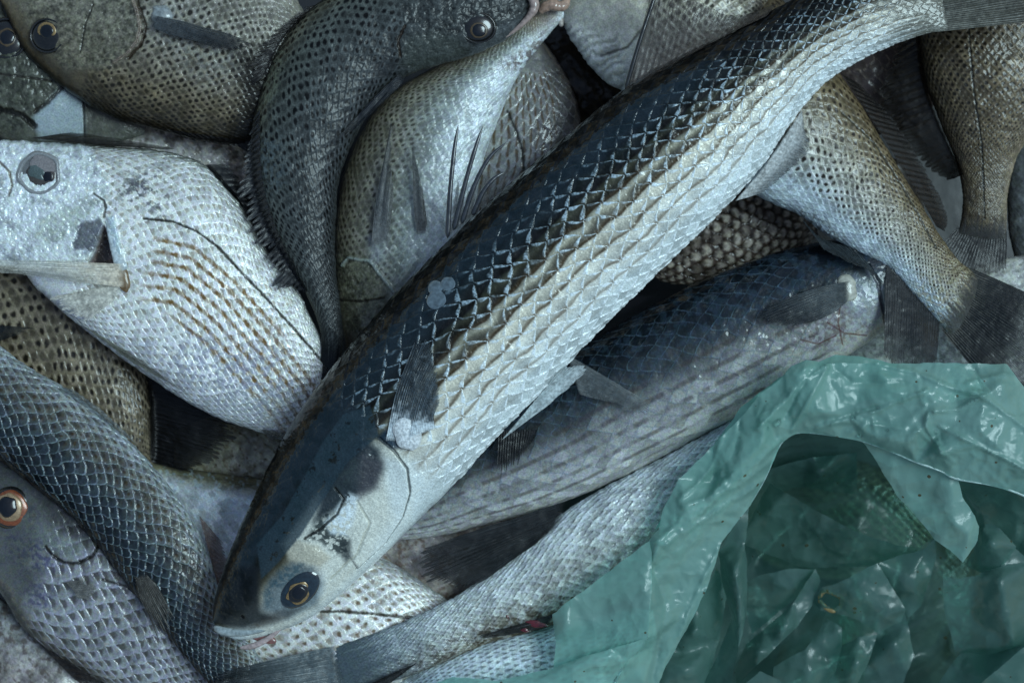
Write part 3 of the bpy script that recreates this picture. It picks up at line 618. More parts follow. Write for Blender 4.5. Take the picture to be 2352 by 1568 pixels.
# ---- right side
R_ = None
def fish_R(F):
    col, disp, rgh = skin(F, [(0, (.2, .16, .1)), (.4, (.42, .39, .32)), (.7, (.6, .6, .56)), (1, (.62, .64, .62))], rows=24, relief=2.5, head=.42,
                          spot=((.04, .03, .015), .85, .95, -.1, 0, .8, .9), mott=.25)
    m = 1 - ss(.36, .46, F.u); w = np.sin((F.px * .45 + F.py * 1.0) / 3.6 + F.n1 * 11); x, y = F.px, F.py
    fold = soft(x, y, [(1290, 60), (1420, 80), (1440, 220), (1330, 130)], 18)
    disp += fold * w * 1.8; col = col * (1 + fold * (w * .16))[:, None]
    col, disp = line(F, col, disp, [(1500, 0), (1480, 60), (1440, 110), (1380, 130)], 4, (.2, .19, .17), 3)
    return col, disp, rgh
R_ = fish('pale_throat_fish', 'fish with a pale wrinkled throat behind the raised dorsal fin at the top', 'fish',
     [(1270, -40, 1275, 15), (1330, -130, 1320, 105), (1430, -170, 1400, 195), (1540, -160, 1530, 235), (1650, -120, 1650, 215), (1750, -50, 1740, 140), (1800, 0, 1790, 90)], -230, .45, fish_R, M_PALE, 2)
tube(R_.root, 'lip', [(1276, 0, -220), (1284, 30, -212), (1290, 62, -215)], [7, 9, 5], LIP)
U_ = fish('spotted_fish', 'olive brown spotted fish with its dark tail fan spread at the right border', 'fish',
     [(2085, -80, 2400, -120), (2100, 0, 2430, 0), (2108, 90, 2440, 110), (2125, 190, 2425, 210), (2162, 290, 2380, 290), (2195, 370, 2335, 365), (2210, 440, 2316, 440), (2208, 500, 2312, 505), (2198, 545, 2312, 560)],
     -245, .42, spotted((.07, .055, .035), (.25, .2, .135), (.33, .28, .21), 25, size=.95, relief=3.5, head=-.1, mott=.3,
                        lat=((.05, .05, .04), [(2225, 60), (2235, 200), (2255, 330), (2262, 500)], 2.5)), M_SPOT, 1.9, tailc=((.11, .11, .105), .9))
fin(U_.root, 'tail_fin', [(2200, 520), (2255, 528), (2312, 528)], [(2165, 560), (2215, 625), (2312, 632)], 13, (.05, .05, .05), (.15, .15, .145), -245, -235, (.92, .99), seed=41, relief=4, drape=None, rag=.06)
fin(U_.root, 'dorsal_fin', [(2108, 60), (2130, 190), (2165, 290), (2215, 400)], [(2060, 100), (2008, 240), (2080, 360), (2165, 420)], 12, (.03, .02, .012), (.08, .055, .03), -250, -290, (.93, .99), seed=42, relief=5, rag=.15)
fin(AA.root, 'tail_fin', [(2036, 596), (2100, 668), (2158, 738)], [(2030, 840), (2085, 850), (2152, 835)], 13, (.045, .05, .055), (.12, .125, .13), -124, -62, (.95, .99), seed=46, relief=5, drape=None, rag=.03, nl=70)
def fish_T(F):
    col, disp, rgh = skin(F, [(0, (.2, .155, .095)), (.3, (.31, .26, .18)), (.55, (.46, .46, .42)), (.7, (.52, .58, .6)), (.85, (.5, .56, .58)), (1, (.42, .48, .5))],
        rows=21, asp=.85, k=1.6, relief=3.2, head=-.1, spot=((.045, .03, .018), .92, .88, -.1, 0, .6, .76), mott=.18, jit=.015,
        lat=((.09, .085, .06), [(1935, 260), (2010, 330), (2080, 440), (2150, 570)], 2.6))
    q = soft(F.px, F.py, [(1780, 480), (1860, 480), (1940, 545), (1930, 570), (1860, 540)], 14) * ss(.45, .62, F.n2); col = mx(col, (.1, .09, .08), q * .6)
    sp = ss(.78, .88, F.u) * ss(.5, .6, fbm(F.px / 5, F.py / 5, 3, 2)); col = mx(col, (.42, .38, .27), sp * .7)
    return col, disp, rgh
T_ = fish('spotted_bream', 'pale bellied fish with rows of brown dots and a wide dark forked tail at right', 'fish',
     [(1780, -20, 1560, 270), (1860, 70, 1640, 370), (1930, 170, 1735, 448), (1990, 262, 1830, 492), (2040, 345, 1895, 538), (2095, 435, 1965, 575), (2150, 525, 2050, 625), (2195, 590, 2110, 692), (2232, 622, 2160, 745), (2262, 650, 2195, 790)],
     -150, .5, fish_T, M_SPOT, 1.6, z2=-130, tailc=((.105, .105, .095), .92))
fin(T_.root, 'tail_fin', [(2222, 612), (2205, 690), (2160, 755)], [(2440, 705), (2420, 800), (2330, 960)], 20, (.09, .09, .08), (.3, .29, .26), -130, -95, (.97, .995), tipcol=(.03, .04, .052), seed=43, relief=6, drape=None, tq=(.06, .4), rag=.05, per=8, nl=90)
fin(T_.root, 'dorsal_fin', [(1930, 165), (1990, 258), (2045, 345), (2100, 435), (2150, 520)], [(1985, 200), (2065, 290), (2130, 395), (2178, 490), (2175, 535)], 15, (.02, .018, .018), (.07, .05, .045), -160, -205, (.95, .99), seed=45, relief=6, rag=.06, drape=None)

# ---- centre top: pale bellied fish with its head down
def fish_P(F):
    col, disp, rgh = skin(F, [(0, (.06, .055, .042)), (.12, (.19, .175, .135)), (.35, (.33, .32, .27)), (.52, (.36, .39, .37)), (.66, (.58, .62, .63)), (1, (.62, .66, .67))], rows=25, asp=.85,
                          relief=2.6, head=.22, spot=((.05, .045, .028), .75, .9, -.1, 0, .38, .6), mott=.14)
    x, y = F.px, F.py
    col = mx(col, (.14, .09, .08), soft(x, y, [(1150, 150), (1210, 110), (1260, 60), (1235, 130), (1195, 165)], 16) * ss(.42, .6, F.n2) * .75)
    col = mx(col, (.38, .3, .24), soft(x, y, [(1190, 20), (1290, 0), (1280, 50), (1220, 80)], 20) * .6)
    col, disp = cheek(F, col, disp, [(770, 580), (850, 590), (900, 690), (860, 790), (790, 760)], (.2, .2, .15), .8)
    col, disp = line(F, col, disp, [(785, 610), (800, 592), (850, 600), (880, 640), (905, 670)], 6, (.36, .4, .37), -5)
    col, disp = line(F, col, disp, [(780, 690), (830, 692), (880, 685)], 4, (.07, .06, .045), 3)
    col = mx(col, (.38, .42, .46), soft(x, y, [(845, 545), (890, 540), (880, 610), (850, 600)], 14) * .5)
    return col, disp, rgh
P_ = fish('pale_bellied_fish', 'pale bellied speckled fish lying head down between the dark curved fish and the mullet', 'fish',
     [(850, 920, 930, 860), (800, 830, 1010, 760), (775, 700, 1060, 620), (768, 560, 1090, 480), (785, 410, 1110, 370), (845, 275, 1145, 275), (925, 195, 1182, 190), (1040, 135, 1218, 135), (1150, 80, 1262, 78), (1225, 20, 1305, 30), (1270, -40, 1340, -30)],
     -215, .42, fish_P, M_PALE, 1.7)
fin(P_.root, 'pelvic_fin', [(845, 570), (893, 555)], [(906, 225), (900, 330), (908, 420)], 6, (.2, .21, .22), (.3, .31, .31), -135, -120, (.85, .98), rag=.12, seed=51, tipcol=(.3, .31, .31), leaf=.3)
fin(P_.root, 'pelvic_fin', [(950, 540), (985, 535)], [(944, 290), (955, 360), (972, 440)], 5, (.24, .24, .24), (.32, .33, .33), -135, -120, (.85, .97), rag=.1, seed=52, tipcol=(.2, .21, .22), leaf=.4)
tube(P_.root, 'vent_fold', [(1238, 28, -175), (1262, 12, -165), (1292, 14, -165), (1306, -5, -175)], [8, 13, 12, 7], plain('pink_fold', (.38, .25, .19), .3, .5))

# ---- dark curved fish
def fish_O(F):
    col, disp, rgh = skin(F, [(0, (.05, .05, .04)), (.12, (.19, .19, .15)), (.25, (.15, .165, .15)), (.5, (.15, .165, .165)), (.75, (.11, .12, .125)), (1, (.08, .09, .095))], rows=19, asp=.85,
                          relief=3.2, head=.25, spot=((.01, .012, .013), .92, 1.0, -.1, 0, .95, 1.1), mott=.2)
    x, y = F.px, F.py
    col, disp = cheek(F, col, disp, [(900, -90), (1250, -90), (1235, 20), (1150, 110), (1000, 160), (915, 180), (930, 80)], (.10, .11, .11), .8)
    col = mx(col, (.15, .17, .15), soft(x, y, [(930, 90), (990, 70), (1060, 90), (1080, 125), (960, 165), (920, 150)], 16) * .5)
    col = mx(col, (.2, .22, .23), soft(x, y, [(1140, 60), (1190, 40), (1225, 20), (1190, 80), (1130, 110), (1080, 125), (1090, 100)], 10) * .6)
    col = mx(col, (.17, .21, .23), soft(x, y, [(560, 330), (640, 300), (660, 420), (590, 470)], 20) * ss(.5, .58, F.n2) * .6)
    col = mx(col, (.2, .22, .17), soft(x, y, [(620, 130), (660, 100), (640, 200), (600, 290), (595, 240)], 14) * ss(.5, .6, F.n2) * .8)
    col, disp = line(F, col, disp, [(930, 60), (915, 95), (920, 130)], 4, (.09, .06, .04), 3)
    return col, disp, rgh
O_ = fish('dark_curved_fish', 'blackish fish bent in a curve at top with its frayed back fin to the left', 'fish',
     [(1232, -20, 1236, 12), (1190, -75, 1205, 55), (1130, -100, 1150, 98), (1030, -110, 1060, 135), (900, -90, 960, 165), (800, -40, 890, 205), (715, 20, 845, 262), (650, 95, 805, 340), (603, 195, 778, 420), (578, 300, 772, 500), (578, 410, 770, 570), (610, 515, 773, 640), (660, 600, 782, 710), (705, 680, 788, 765), (735, 760, 782, 825), (738, 830, 768, 880)],
     -125, .5, fish_O, M_DARK, 1.6, tailc=((.03, .036, .042), .93))
eye(O_, 1098, 64, 32, 15, iris=DIM, el=1.15, ang=.1, dx=2, dy=6)
fin(O_.root, 'tail_fin', [(740, 800), (778, 812)], [(716, 935), (762, 905)], 9, (.02, .026, .032), (.05, .06, .065), -125, -130, (.95, .99), seed=61, relief=4, drape=None)
fin(O_.root, 'dorsal_fin', [(725, 12), (655, 85), (610, 170)], [(690, 20), (600, 95), (553, 152), (572, 215)], 13, (.04, .035, .032), (.09, .085, .08), -125, -110, (.95, .99), seed=62, relief=6, rag=.35)
fin(O_.root, 'soft_dorsal_fin', [(598, 250), (600, 360), (618, 470), (665, 590), (705, 670)], [(572, 290), (535, 420), (548, 530), (590, 600), (618, 665), (690, 672)], 19, (.055, .06, .07), (.11, .115, .125), -118, -85, (.95, .99), seed=63, relief=5, rag=.38)
fin(O_.root, 'pectoral_fin', [(915, 165), (935, 185)], [(752, 340), (790, 320), (830, 280)], 6, (.05, .06, .075), (.10, .11, .125), -85, -80, (.95, .99), seed=64, rag=.08, leaf=.3)
tube(O_.root, 'lip', [(1216, -15, -100), (1228, 12, -96), (1216, 38, -98), (1185, 68, -104), (1150, 92, -112)], [9, 11, 8, 5, 2], plain('lip_pink_grey', (.36, .27, .24), .3, .6))

# ---- lower centre fishes
fish('small_fish', 'pinkish grey fish glimpsed between the mullet cheek and the dark fin below it', 'fish',
     [(800, 1180, 800, 1240), (860, 1150, 870, 1330), (960, 1140, 970, 1400), (1080, 1140, 1090, 1400), (1200, 1150, 1200, 1370), (1300, 1180, 1290, 1320)], -300, .35,
     lambda F: skin(F, [(0, (.35, .3, .28)), (.5, (.5, .46, .43)), (1, (.42, .36, .3))], rows=12, relief=3, mott=.4, fleck=((.25, .15, .1), .5, 9)), M_PALE, 2.4)
def fish_D(F):
    return skin(F, [(0, (.5, .56, .58)), (.3, (.64, .7, .72)), (.6, (.6, .65, .65)), (1, (.3, .28, .23))], rows=30, asp=1.6, k=2, relief=4, head=-.1, rim=((.14, .17, .18), .6, .3), mott=.25, jit=.04)
D_ = fish('pale_fish', 'lowest of the pale long fishes, fine grained flank by the bottom border', 'fish',
     [(1500, 1400, 1510, 1460), (1440, 1395, 1470, 1600), (1370, 1415, 1420, 1700), (1270, 1433, 1310, 1740), (1180, 1450, 1220, 1750), (1090, 1474, 1130, 1750), (1000, 1515, 1050, 1730), (920, 1565, 960, 1700), (840, 1615, 870, 1690)], -225, .5, fish_D, M_PALE, 1.7)
def fish_C(F):
    col, disp, rgh = skin(F, [(0, (.5, .55, .56)), (.25, (.6, .64, .64)), (.6, (.55, .57, .54)), (.85, (.36, .34, .28)), (1, (.2, .17, .12))], rows=20, asp=1.1, k=1.0, E=1.2, relief=7, head=-.1,
                          rim=((.2, .2, .18), .3, .3), mott=.25, jit=.06)
    w_ = fbm(F.s * .9 + (F.r * .7), F.r * .55 - F.s * .18, 21, 3); gw = ss(.46, .6, w_)
    col = mx(col, (.13, .095, .055), gw * ss(.4, .75, F.vj) * .7); col = mx(col, (.36, .39, .4), gw * (1 - ss(.4, .7, F.vj)) * .22)
    col = mx(col, (.78, .82, .82), ss(.56, .68, fbm(F.s * .8 - F.r * .9, F.r * .6, 23, 3)) * .3)
    col = mx(col, (.16, .22, .27), ss(.72, .95, F.u) * .6); return col, disp, rgh
C_ = fish('pale_fish', 'long pale fish with brown chevron marks running out from under the green bag', 'fish',
     [(1790, 900, 1800, 930), (1720, 935, 1745, 1060), (1640, 985, 1670, 1180), (1530, 1045, 1570, 1290), (1400, 1112, 1445, 1375), (1285, 1182, 1325, 1415), (1180, 1272, 1230, 1448), (1060, 1360, 1110, 1482), (940, 1420, 985, 1535), (840, 1460, 885, 1570), (750, 1487, 790, 1600)],
     -190, .5, fish_C, M_PALE, 1.6, tailc=((.15, .19, .21), .86))
fin(C_.root, 'tail_fin', [(770, 1482), (800, 1595)], [(470, 1548), (440, 1650)], 14, (.13, .17, .19), (.27, .31, .33), -184, -120, (.97, .99), tipcol=(.06, .085, .105), seed=71, relief=4, drape=None, rag=.08, nl=70)
fin(C_.root, 'pelvic_fin', [(1300, 1150), (1285, 1200), (1235, 1245)], [(925, 1275), (965, 1335), (1065, 1362)], 11, (.03, .036, .042), (.10, .115, .12), -150, -160, (.95, .99), seed=72, relief=5, rag=.08, nl=70)
fin(C_.root, 'dorsal_fin', [(1285, 1405), (1255, 1440)], [(1083, 1463), (1110, 1468)], 7, (.03, .035, .04), (.09, .10, .11), -140, -130, (.95, .99), seed=73, rag=.05)
fin(D_.root, 'pelvic_fin', [(965, 1518), (940, 1535)], [(800, 1590), (840, 1610)], 7, (.03, .035, .04), (.08, .09, .1), -150, -150, (.95, .99), seed=74, rag=.05)
BLOOD = plain('blood', (.10, .004, .008), .2, 1)

def fish_B(F):
    col, disp, rgh = skin(F, [(0, (.010, .015, .022)), (.2, (.02, .033, .05)), (.34, (.04, .058, .075)), (.46, (.11, .125, .13)), (.58, (.36, .365, .36)), (.8, (.5, .5, .48)), (1, (.52, .5, .47)), (.8, (.31, .32, .3)), (1, (.33, .33, .3))],
        rows=13, asp=.85, E=.9, k=1.3, relief=2.5, head=.17, mott=.14, jit=.03, edge=((.26, .36, .44), .4, .16, .1, .7))
    x, y = F.px, F.py
    col = mx(col, (.12, .05, .05), soft(x, y, [(1860, 740), (1960, 700), (2030, 690), (2000, 760), (1900, 800), (1830, 790)], 24) * ss(.4, .6, F.n2) * .45)
    for ln in ([(1840, 780), (1880, 790), (1920, 770)], [(1900, 740), (1940, 765), (1990, 770)], [(1930, 700), (1925, 740), (1935, 790)]):
        col, disp = line(F, col, disp, ln, 2.5, (.16, .03, .02), 0, .6)
    rr_ = F.v * 13 + .2 + (fbm(F.s1 * 1.5, F.v * 2, 5, 2) - .5) * .5; fr = rr_ - np.floor(rr_); da = fbm(F.s * .9, np.floor(rr_) * 3.3, 17, 2)
    m_ = (1 - ss(.06, .24, np.abs(fr - .5))) * (.25 + .65 * ss(.38, .55, da)) * F.hm * ss(.38, .48, F.vj) * (1 - ss(.8, .9, F.vj)); col = mx(col, (.13, .105, .095), m_ * .6)
    sl_ = ss(.5, .62, fbm(x / 16, y / 16, 91, 4)) * (1 - ss(.4, .55, F.v)); col = mx(col, (.12, .18, .24), sl_ * .35); rgh = rgh * (1 - sl_ * .5)
    col = mx(col, (.42, .48, .5), soft(x, y, [(1930, 640), (1990, 620), (2030, 660), (2010, 740), (1960, 750)], 18) * .45)
    col, disp = line(F, col, disp, [(1995, 610), (2018, 650), (2026, 700), (2035, 740)], 6, (.1, .1, .12), 5)
    return col, disp, rgh
B_ = fish('blue_backed_mullet', 'blue backed mullet with brown spot rows lying under the big mullet', 'fish',
     [(2130, 600, 2135, 640), (2080, 560, 2090, 710), (2000, 545, 2035, 755), (1900, 553, 1960, 808), (1780, 580, 1870, 860), (1640, 632, 1760, 925), (1500, 700, 1640, 985), (1360, 780, 1500, 1060), (1220, 860, 1370, 1122), (1090, 940, 1240, 1172), (980, 1020, 1110, 1207), (890, 1100, 1010, 1230), (820, 1150, 900, 1240), (760, 1180, 810, 1240)],
     -165, .5, fish_B, M_MUL2, 1.7, z2=-215)
fin(B_.root, 'pectoral_fin', [(1955, 635), (1948, 700)], [(1700, 722), (1760, 748), (1850, 750)], 10, (.14, .165, .18), (.25, .26, .25), -85, -80, (.92, .99), seed=81, rag=.1, tipcol=(.045, .065, .085), relief=4, leaf=.25)
dome(B_.root, 'fin_base', (1945, 665, surf(B_, 1945, 665)[0] - 2), (.1, 0, 1), 26, 12, plain('fin_base_cream', (.4, .4, .34), .35, .6), 1.3, 1.4, wob=.3)
fin(B_.root, 'dorsal_fin', [(1300, 812), (1330, 905)], [(1532, 948), (1495, 955), (1440, 935)], 9, (.2, .225, .235), (.27, .29, .3), -70, -95, (.55, .85), seed=82, rag=.1, relief=2)
fin(B_.root, 'second_dorsal_fin', [(1145, 985), (1235, 985)], [(1140, 1125), (1195, 1065), (1215, 1030)], 9, (.015, .02, .025), (.05, .06, .07), -100, -110, (.9, .98), seed=83, rag=.2)
fin(T_.root, 'anal_fin', [(1838, 498), (1885, 545), (1965, 570)], [(1900, 585), (1985, 618), (2038, 658)], 9, (.05, .065, .075), (.16, .19, .2), -125, -80, (.93, .99), seed=44, relief=5, rag=.05, drape=2)

# ================================================================== THE BIG MULLET
def fish_A(F):
    x, y = F.px, F.py
    col, disp, rgh = skin(F, [(0, (.004, .008, .011)), (.17, (.006, .012, .017)), (.27, (.014, .021, .022)), (.40, (.036, .042, .031)), (.475, (.12, .115, .08)), (.56, (.52, .50, .42)), (.68, (.64, .66, .62)), (.82, (.56, .62, .63)), (1, (.62, .68, .69))],
        rows=14, asp=.80, E=.86, k=1.15, relief=5.5, head=.255, mott=.10, jit=.02, rough=.2)
    t, dr, v, hm, n2, rid = F.t, F.dr, F.vj, F.hm, F.n2, F.rid
    # dark lines between the rows, strongest over the middle of the side
    fr = F.r - np.floor(F.r)                       # one pigment line per scale row
    ST = [(.2, .01), (.3, .02), (.40, .045), (.475, .13), (.56, .46), (.68, .6), (.8, .62)]
    g1 = np.interp(v, [a for a, _ in ST], [b for _, b in ST]); g2 = np.interp(v + .045 * np.cos(2 * np.pi * (fr - .80)), [a for a, _ in ST], [b for _, b in ST])
    col = col * (1 - hm[:, None] + hm[:, None] * (g2 / g1)[:, None] ** .9)
    g = np.abs(fr - .5)
    ms = (1 - ss(.02, .16, g)) * hm * ss(.2, .3, v) * (1 - ss(.56, .74, v)) * (.5 + .7 * n2)
    ms = ms * (1 - .8 * ss(.55, .66, v) * ss(.35, .6, fbm(F.s * .5 + .25, np.floor(F.r) * 3.3, 31, 2)))
    col = mx(col, (.022, .018, .011), np.clip(ms, 0, 1) * .9)
    sh = ss(.62, .52, fr) * ss(.22, .48, fr) * hm * ss(.4, .5, v) * (1 - ss(.72, .84, v)); col = mx(col, (.20, .13, .06), np.clip(sh, 0, 1) * .5)
    lt_ = ss(.5, .62, fr) * (1 - ss(.8, 1, fr)) * hm * ss(.42, .52, v) * (1 - ss(.7, .85, v)); col = mx(col, (.68, .67, .6), lt_ * .4)
    ad = np.abs(dr)
    wd = .06 + (.36 + .34 * (rid - .5) + .3 * (F.n1 - .5)) * ss(.02, .22, ad) * (1 - ss(.30, .49, ad))
    grain = ss(.3, .6, fbm(x / 3.2, y / 3.2, 11, 2))
    mw = (1 - ss(wd * .6, wd * 1.15, t)) * hm * ss(.20, .36, v) * (1 - .2 * ss(.8, .98, v)) * (.45 + .55 * grain) * (.65 + .5 * rid) * (.35 + .9 * np.maximum(ss(.28, .6, fbm(x / 26, y / 26, 71, 3)), ss(.5, .7, v)))
    cw = np.stack([np.interp(v, [.2, .4, .6, 1], [.2, .42, .68, .82]), np.interp(v, [.2, .4, .6, 1], [.28, .51, .75, .86]), np.interp(v, [.2, .4, .6, 1], [.34, .57, .78, .88])], 1)
    mw = np.clip(mw, 0, 1)[:, None]; col = col * (1 - mw) + cw * mw  # glints of light on the scale edges, painted into the colour
    disp += mw[:, 0] * 1.2
    # sky reflection on the wet shoulder painted into the colour, eaten edge
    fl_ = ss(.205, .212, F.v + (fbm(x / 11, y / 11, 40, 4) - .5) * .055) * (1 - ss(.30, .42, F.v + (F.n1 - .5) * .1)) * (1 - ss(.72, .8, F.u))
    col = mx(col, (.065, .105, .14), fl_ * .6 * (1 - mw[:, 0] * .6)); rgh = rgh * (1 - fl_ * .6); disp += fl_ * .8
    # head
    def S(p, w=14): return soft(x, y, p, w)
    q = fbm(x / 8, y / 8, 60, 4)
    hd = 1 - ss(.245, .275, F.u + (n2 - .5) * .02)
    ck = S([(650, 1250), (720, 1150), (800, 1060), (860, 1010), (930, 1040), (960, 1120), (940, 1200), (860, 1300), (760, 1390), (640, 1452), (560, 1470), (600, 1435), (660, 1420), (740, 1360), (745, 1310)], 14)
    col = mx(col, (.62, .635, .58), ck * .92); col = col * (1 + ck * (q - .5) * .25)[:, None]
    col = mx(col, (.66, .72, .73), S([(880, 1050), (950, 1060), (990, 1130), (900, 1270), (760, 1395), (680, 1440), (820, 1310), (900, 1190)], 16) * .6)
    col = mx(col, (.035, .06, .08), S([(745, 1100), (790, 1030), (830, 1000), (872, 1030), (882, 1075), (860, 1120), (800, 1150), (760, 1180), (720, 1200)], 14) * .9)
    col = mx(col, (.10, .13, .13), S([(770, 1060), (820, 1040), (830, 1090), (780, 1130)], 14) * ss(.42, .6, q) * .7)
    col = mx(col, (.16, .15, .17), S([(830, 1040), (880, 1060), (870, 1120), (820, 1150)], 14) * .5)
    col = mx(col, (.06, .085, .085), S([(700, 1240), (740, 1180), (800, 1130), (810, 1150), (750, 1200), (800, 1230), (800, 1280), (770, 1270), (730, 1240)], 8) * ss(.38, .5, q) * .85)
    col = mx(col, (.66, .72, .74), S([(745, 1200), (800, 1130), (822, 1140), (812, 1190), (800, 1230), (760, 1225)], 8) * ss(.35, .5, q) * .9)
    col = mx(col, (.05, .07, .075), S([(785, 1240), (806, 1240), (806, 1280), (795, 1292), (780, 1270)], 8) * .7)
    col = mx(col, (.13, .19, .23), S([(600, 1400), (620, 1330), (670, 1290), (720, 1300), (740, 1340), (730, 1390), (660, 1420)], 12) * .7)
    col = mx(col, (.05, .14, .19), S([(600, 1360), (650, 1300), (700, 1290), (690, 1320), (640, 1350), (612, 1395)], 10) * ss(.35, .6, q) * .5)
    col = mx(col, (.52, .5, .42), S([(655, 1262), (680, 1240), (730, 1252), (760, 1280), (735, 1300), (690, 1285), (665, 1285)], 7) * .9)
    col = mx(col, (.018, .03, .036), S([(500, 1380), (540, 1300), (590, 1300), (600, 1400), (640, 1420), (560, 1445), (500, 1440)], 12) * .85)
    col = mx(col, (.08, .07, .055), S([(600, 1420), (640, 1400), (700, 1395), (640, 1432), (570, 1446)], 8) * .5)
    crown_refl = ss(.0, 4, segd(x, y, [(0, 0)]) * 0 + 4) * S([(600, 1330), (590, 1250), (650, 1180), (690, 1110), (745, 1010), (790, 950), (850, 930), (870, 1000), (800, 1060), (740, 1150), (690, 1230), (640, 1290)], 3 + 0) * ss(.25, .3, fbm(x / 12, y / 12, 44, 4))  # crown: sky reflection painted in as a lighter blue-grey band
    col = mx(col, (.075, .12, .15), crown_refl * .8); rgh = rgh * (1 - crown_refl * .5)
    col, disp = line(F, col, disp, [(870, 1005), (905, 1035), (935, 1075), (942, 1130), (925, 1185), (885, 1245), (820, 1305)], 4, (.2, .22, .23), 6, .7)  # gill slit, its thin shadow darkened into the colour
    col, disp = line(F, col, disp, [(700, 1236), (735, 1215), (775, 1180), (790, 1145), (770, 1120)], 4, (.04, .045, .04), 3)
    col, disp = line(F, col, disp, [(820, 1150), (850, 1200), (820, 1270), (760, 1330)], 4, (.4, .4, .33), 2, .4)
    col = mx(col, (.03, .08, .14), S([(868, 1005), (885, 985), (950, 1015), (940, 1030), (900, 1030)], 8) * .85)
    disp += hd * (q - .5) * 1.6 + S([(760, 1100), (830, 1010), (870, 1050), (820, 1130)], 30) * 8
    disp += S([(640, 1260), (700, 1235), (760, 1280), (740, 1310), (660, 1300)], 20) * 5
    disp -= S([(650, 1400), (640, 1350), (690, 1305), (735, 1310), (740, 1350), (700, 1400)], 16) * 4
    # nostril
    col, disp = line(F, col, disp, [(557, 1416), (558, 1417)], 6, (.004, .006, .008), 3, 1)
    # thin worn scratch of brown on the nape
    col = mx(col, (.16, .13, .12), S([(655, 1010), (700, 945), (760, 860), (770, 862), (690, 985)], 8) * ss(.5, .6, q) * .7)
    return col, disp, rgh
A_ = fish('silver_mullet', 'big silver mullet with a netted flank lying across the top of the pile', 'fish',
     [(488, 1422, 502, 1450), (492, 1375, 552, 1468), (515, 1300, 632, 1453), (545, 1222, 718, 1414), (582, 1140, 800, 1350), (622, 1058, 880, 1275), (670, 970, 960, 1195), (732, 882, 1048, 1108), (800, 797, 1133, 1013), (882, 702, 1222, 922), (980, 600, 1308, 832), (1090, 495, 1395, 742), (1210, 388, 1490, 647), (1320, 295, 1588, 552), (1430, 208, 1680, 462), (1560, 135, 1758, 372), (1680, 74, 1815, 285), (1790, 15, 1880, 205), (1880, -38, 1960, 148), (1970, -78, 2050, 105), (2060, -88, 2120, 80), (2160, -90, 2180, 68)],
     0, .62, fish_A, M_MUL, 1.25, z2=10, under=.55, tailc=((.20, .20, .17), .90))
# adipose eyelid and eye
z, N = surf(A_, 690, 1356); N = (N[0] * .8, N[1] * .8, N[2])
e_ = dome(A_.root, 'eye', (690, 1354, z + 2), N, 33, 5, plain('eyelid_clear_dark', (.012, .024, .034), .1, .8), 1.6, math.radians(-45))
dome(e_, 'iris', (685, 1362, z + 6.5), N, 22, 3, GOLD, 1.3, math.radians(-45), wob=.35)
dome(e_, 'eyeball', (685, 1362, z + 7.5), N, 20, 3, EYE_DARK, 1.28, math.radians(-45), wob=.1)
dome(e_, 'pupil', (686, 1362, z + 9.5), N, 15, 3, PUPIL, 1.2, math.radians(-45), wob=.1)
patch(A_, 'gill_cover', [(745, 1150), (800, 1040), (840, 1005), (870, 1005), (905, 1035), (935, 1075), (942, 1130), (925, 1185), (885, 1245), (820, 1305), (790, 1260), (830, 1190), (800, 1150)], [(870, 1005), (905, 1035), (935, 1075), (942, 1130), (925, 1185), (885, 1245), (820, 1305)], 8, 45)
zz_ = lambda x, y: surf(A_, x, y)[0]
tube(A_.root, 'upper_lip', [(490, 1438, 10), (515, 1449, 16), (560, 1452, 22), (605, 1444, 27), (645, 1430, 24)], [7, 10, 8, 6, 2], plain('lip_blue_grey', (.3, .35, .36), .25, .8), .9)
dome(A_.root, 'mouth', (598, 1460, 4), (0, -.1, 1), 13, 5, PINK, 3.0, math.radians(20))
tube(A_.root, 'lower_lip', [(550, 1487, 2), (582, 1482, 8), (618, 1464, 14), (650, 1438, 18)], [4, 7, 6, 3], plain('lip_rose', (.42, .33, .32), .3, .7), .9)
# fins
fin(A_.root, 'tail_fin', [(2115, -85), (2130, 0), (2110, 78)], [(2560, -260), (2440, -90), (2620, 22)], 22, (.15, .15, .125), (.44, .44, .4), 10, 20, (.97, .995), tipcol=(.10, .095, .08), seed=90, rag=.03, relief=5, nl=110, drape=None)
fin(A_.root, 'anal_fin', [(1688, 462), (1760, 375), (1842, 252)], [(1762, 440), (1858, 350), (1848, 300)], 11, (.5, .52, .52), (.58, .6, .6), 0, -40, (.93, .99), seed=91, rag=.06, relief=3, tipcol=(.28, .31, .33), drape=2)
fin(A_.root, 'second_dorsal_fin', [(1437, 208), (1560, 140), (1680, 76), (1760, 38)], [(1505, -60), (1590, -10), (1690, 35), (1790, 2)], 13, (.19, .165, .15), (.23, .2, .185), 5, 25, (.72, .92), seed=92, rag=.05, relief=4, tipcol=(.2, .18, .165), drape=2, nl=80)
tube(A_.root, 'fin_spine', [(1436, 210, 8), (1468, 100, 22), (1508, -20, 30), (1520, -70, 30)], [5, 5, 4, 3], plain('spine_black', (.015, .017, .02), .3, .6))
ds = fin(A_.root, 'first_dorsal_fin', [(1027, 548), (1090, 492), (1165, 425)], [(1048, 330), (1098, 345), (1150, 365), (1200, 385)], 7, (.16, .15, .15), (.13, .13, .135), 5, 20, (.45, .8), seed=93, rag=.5, relief=3, drape=2)
SPN = plain('spine_dark', (.03, .034, .042), .3, .7)
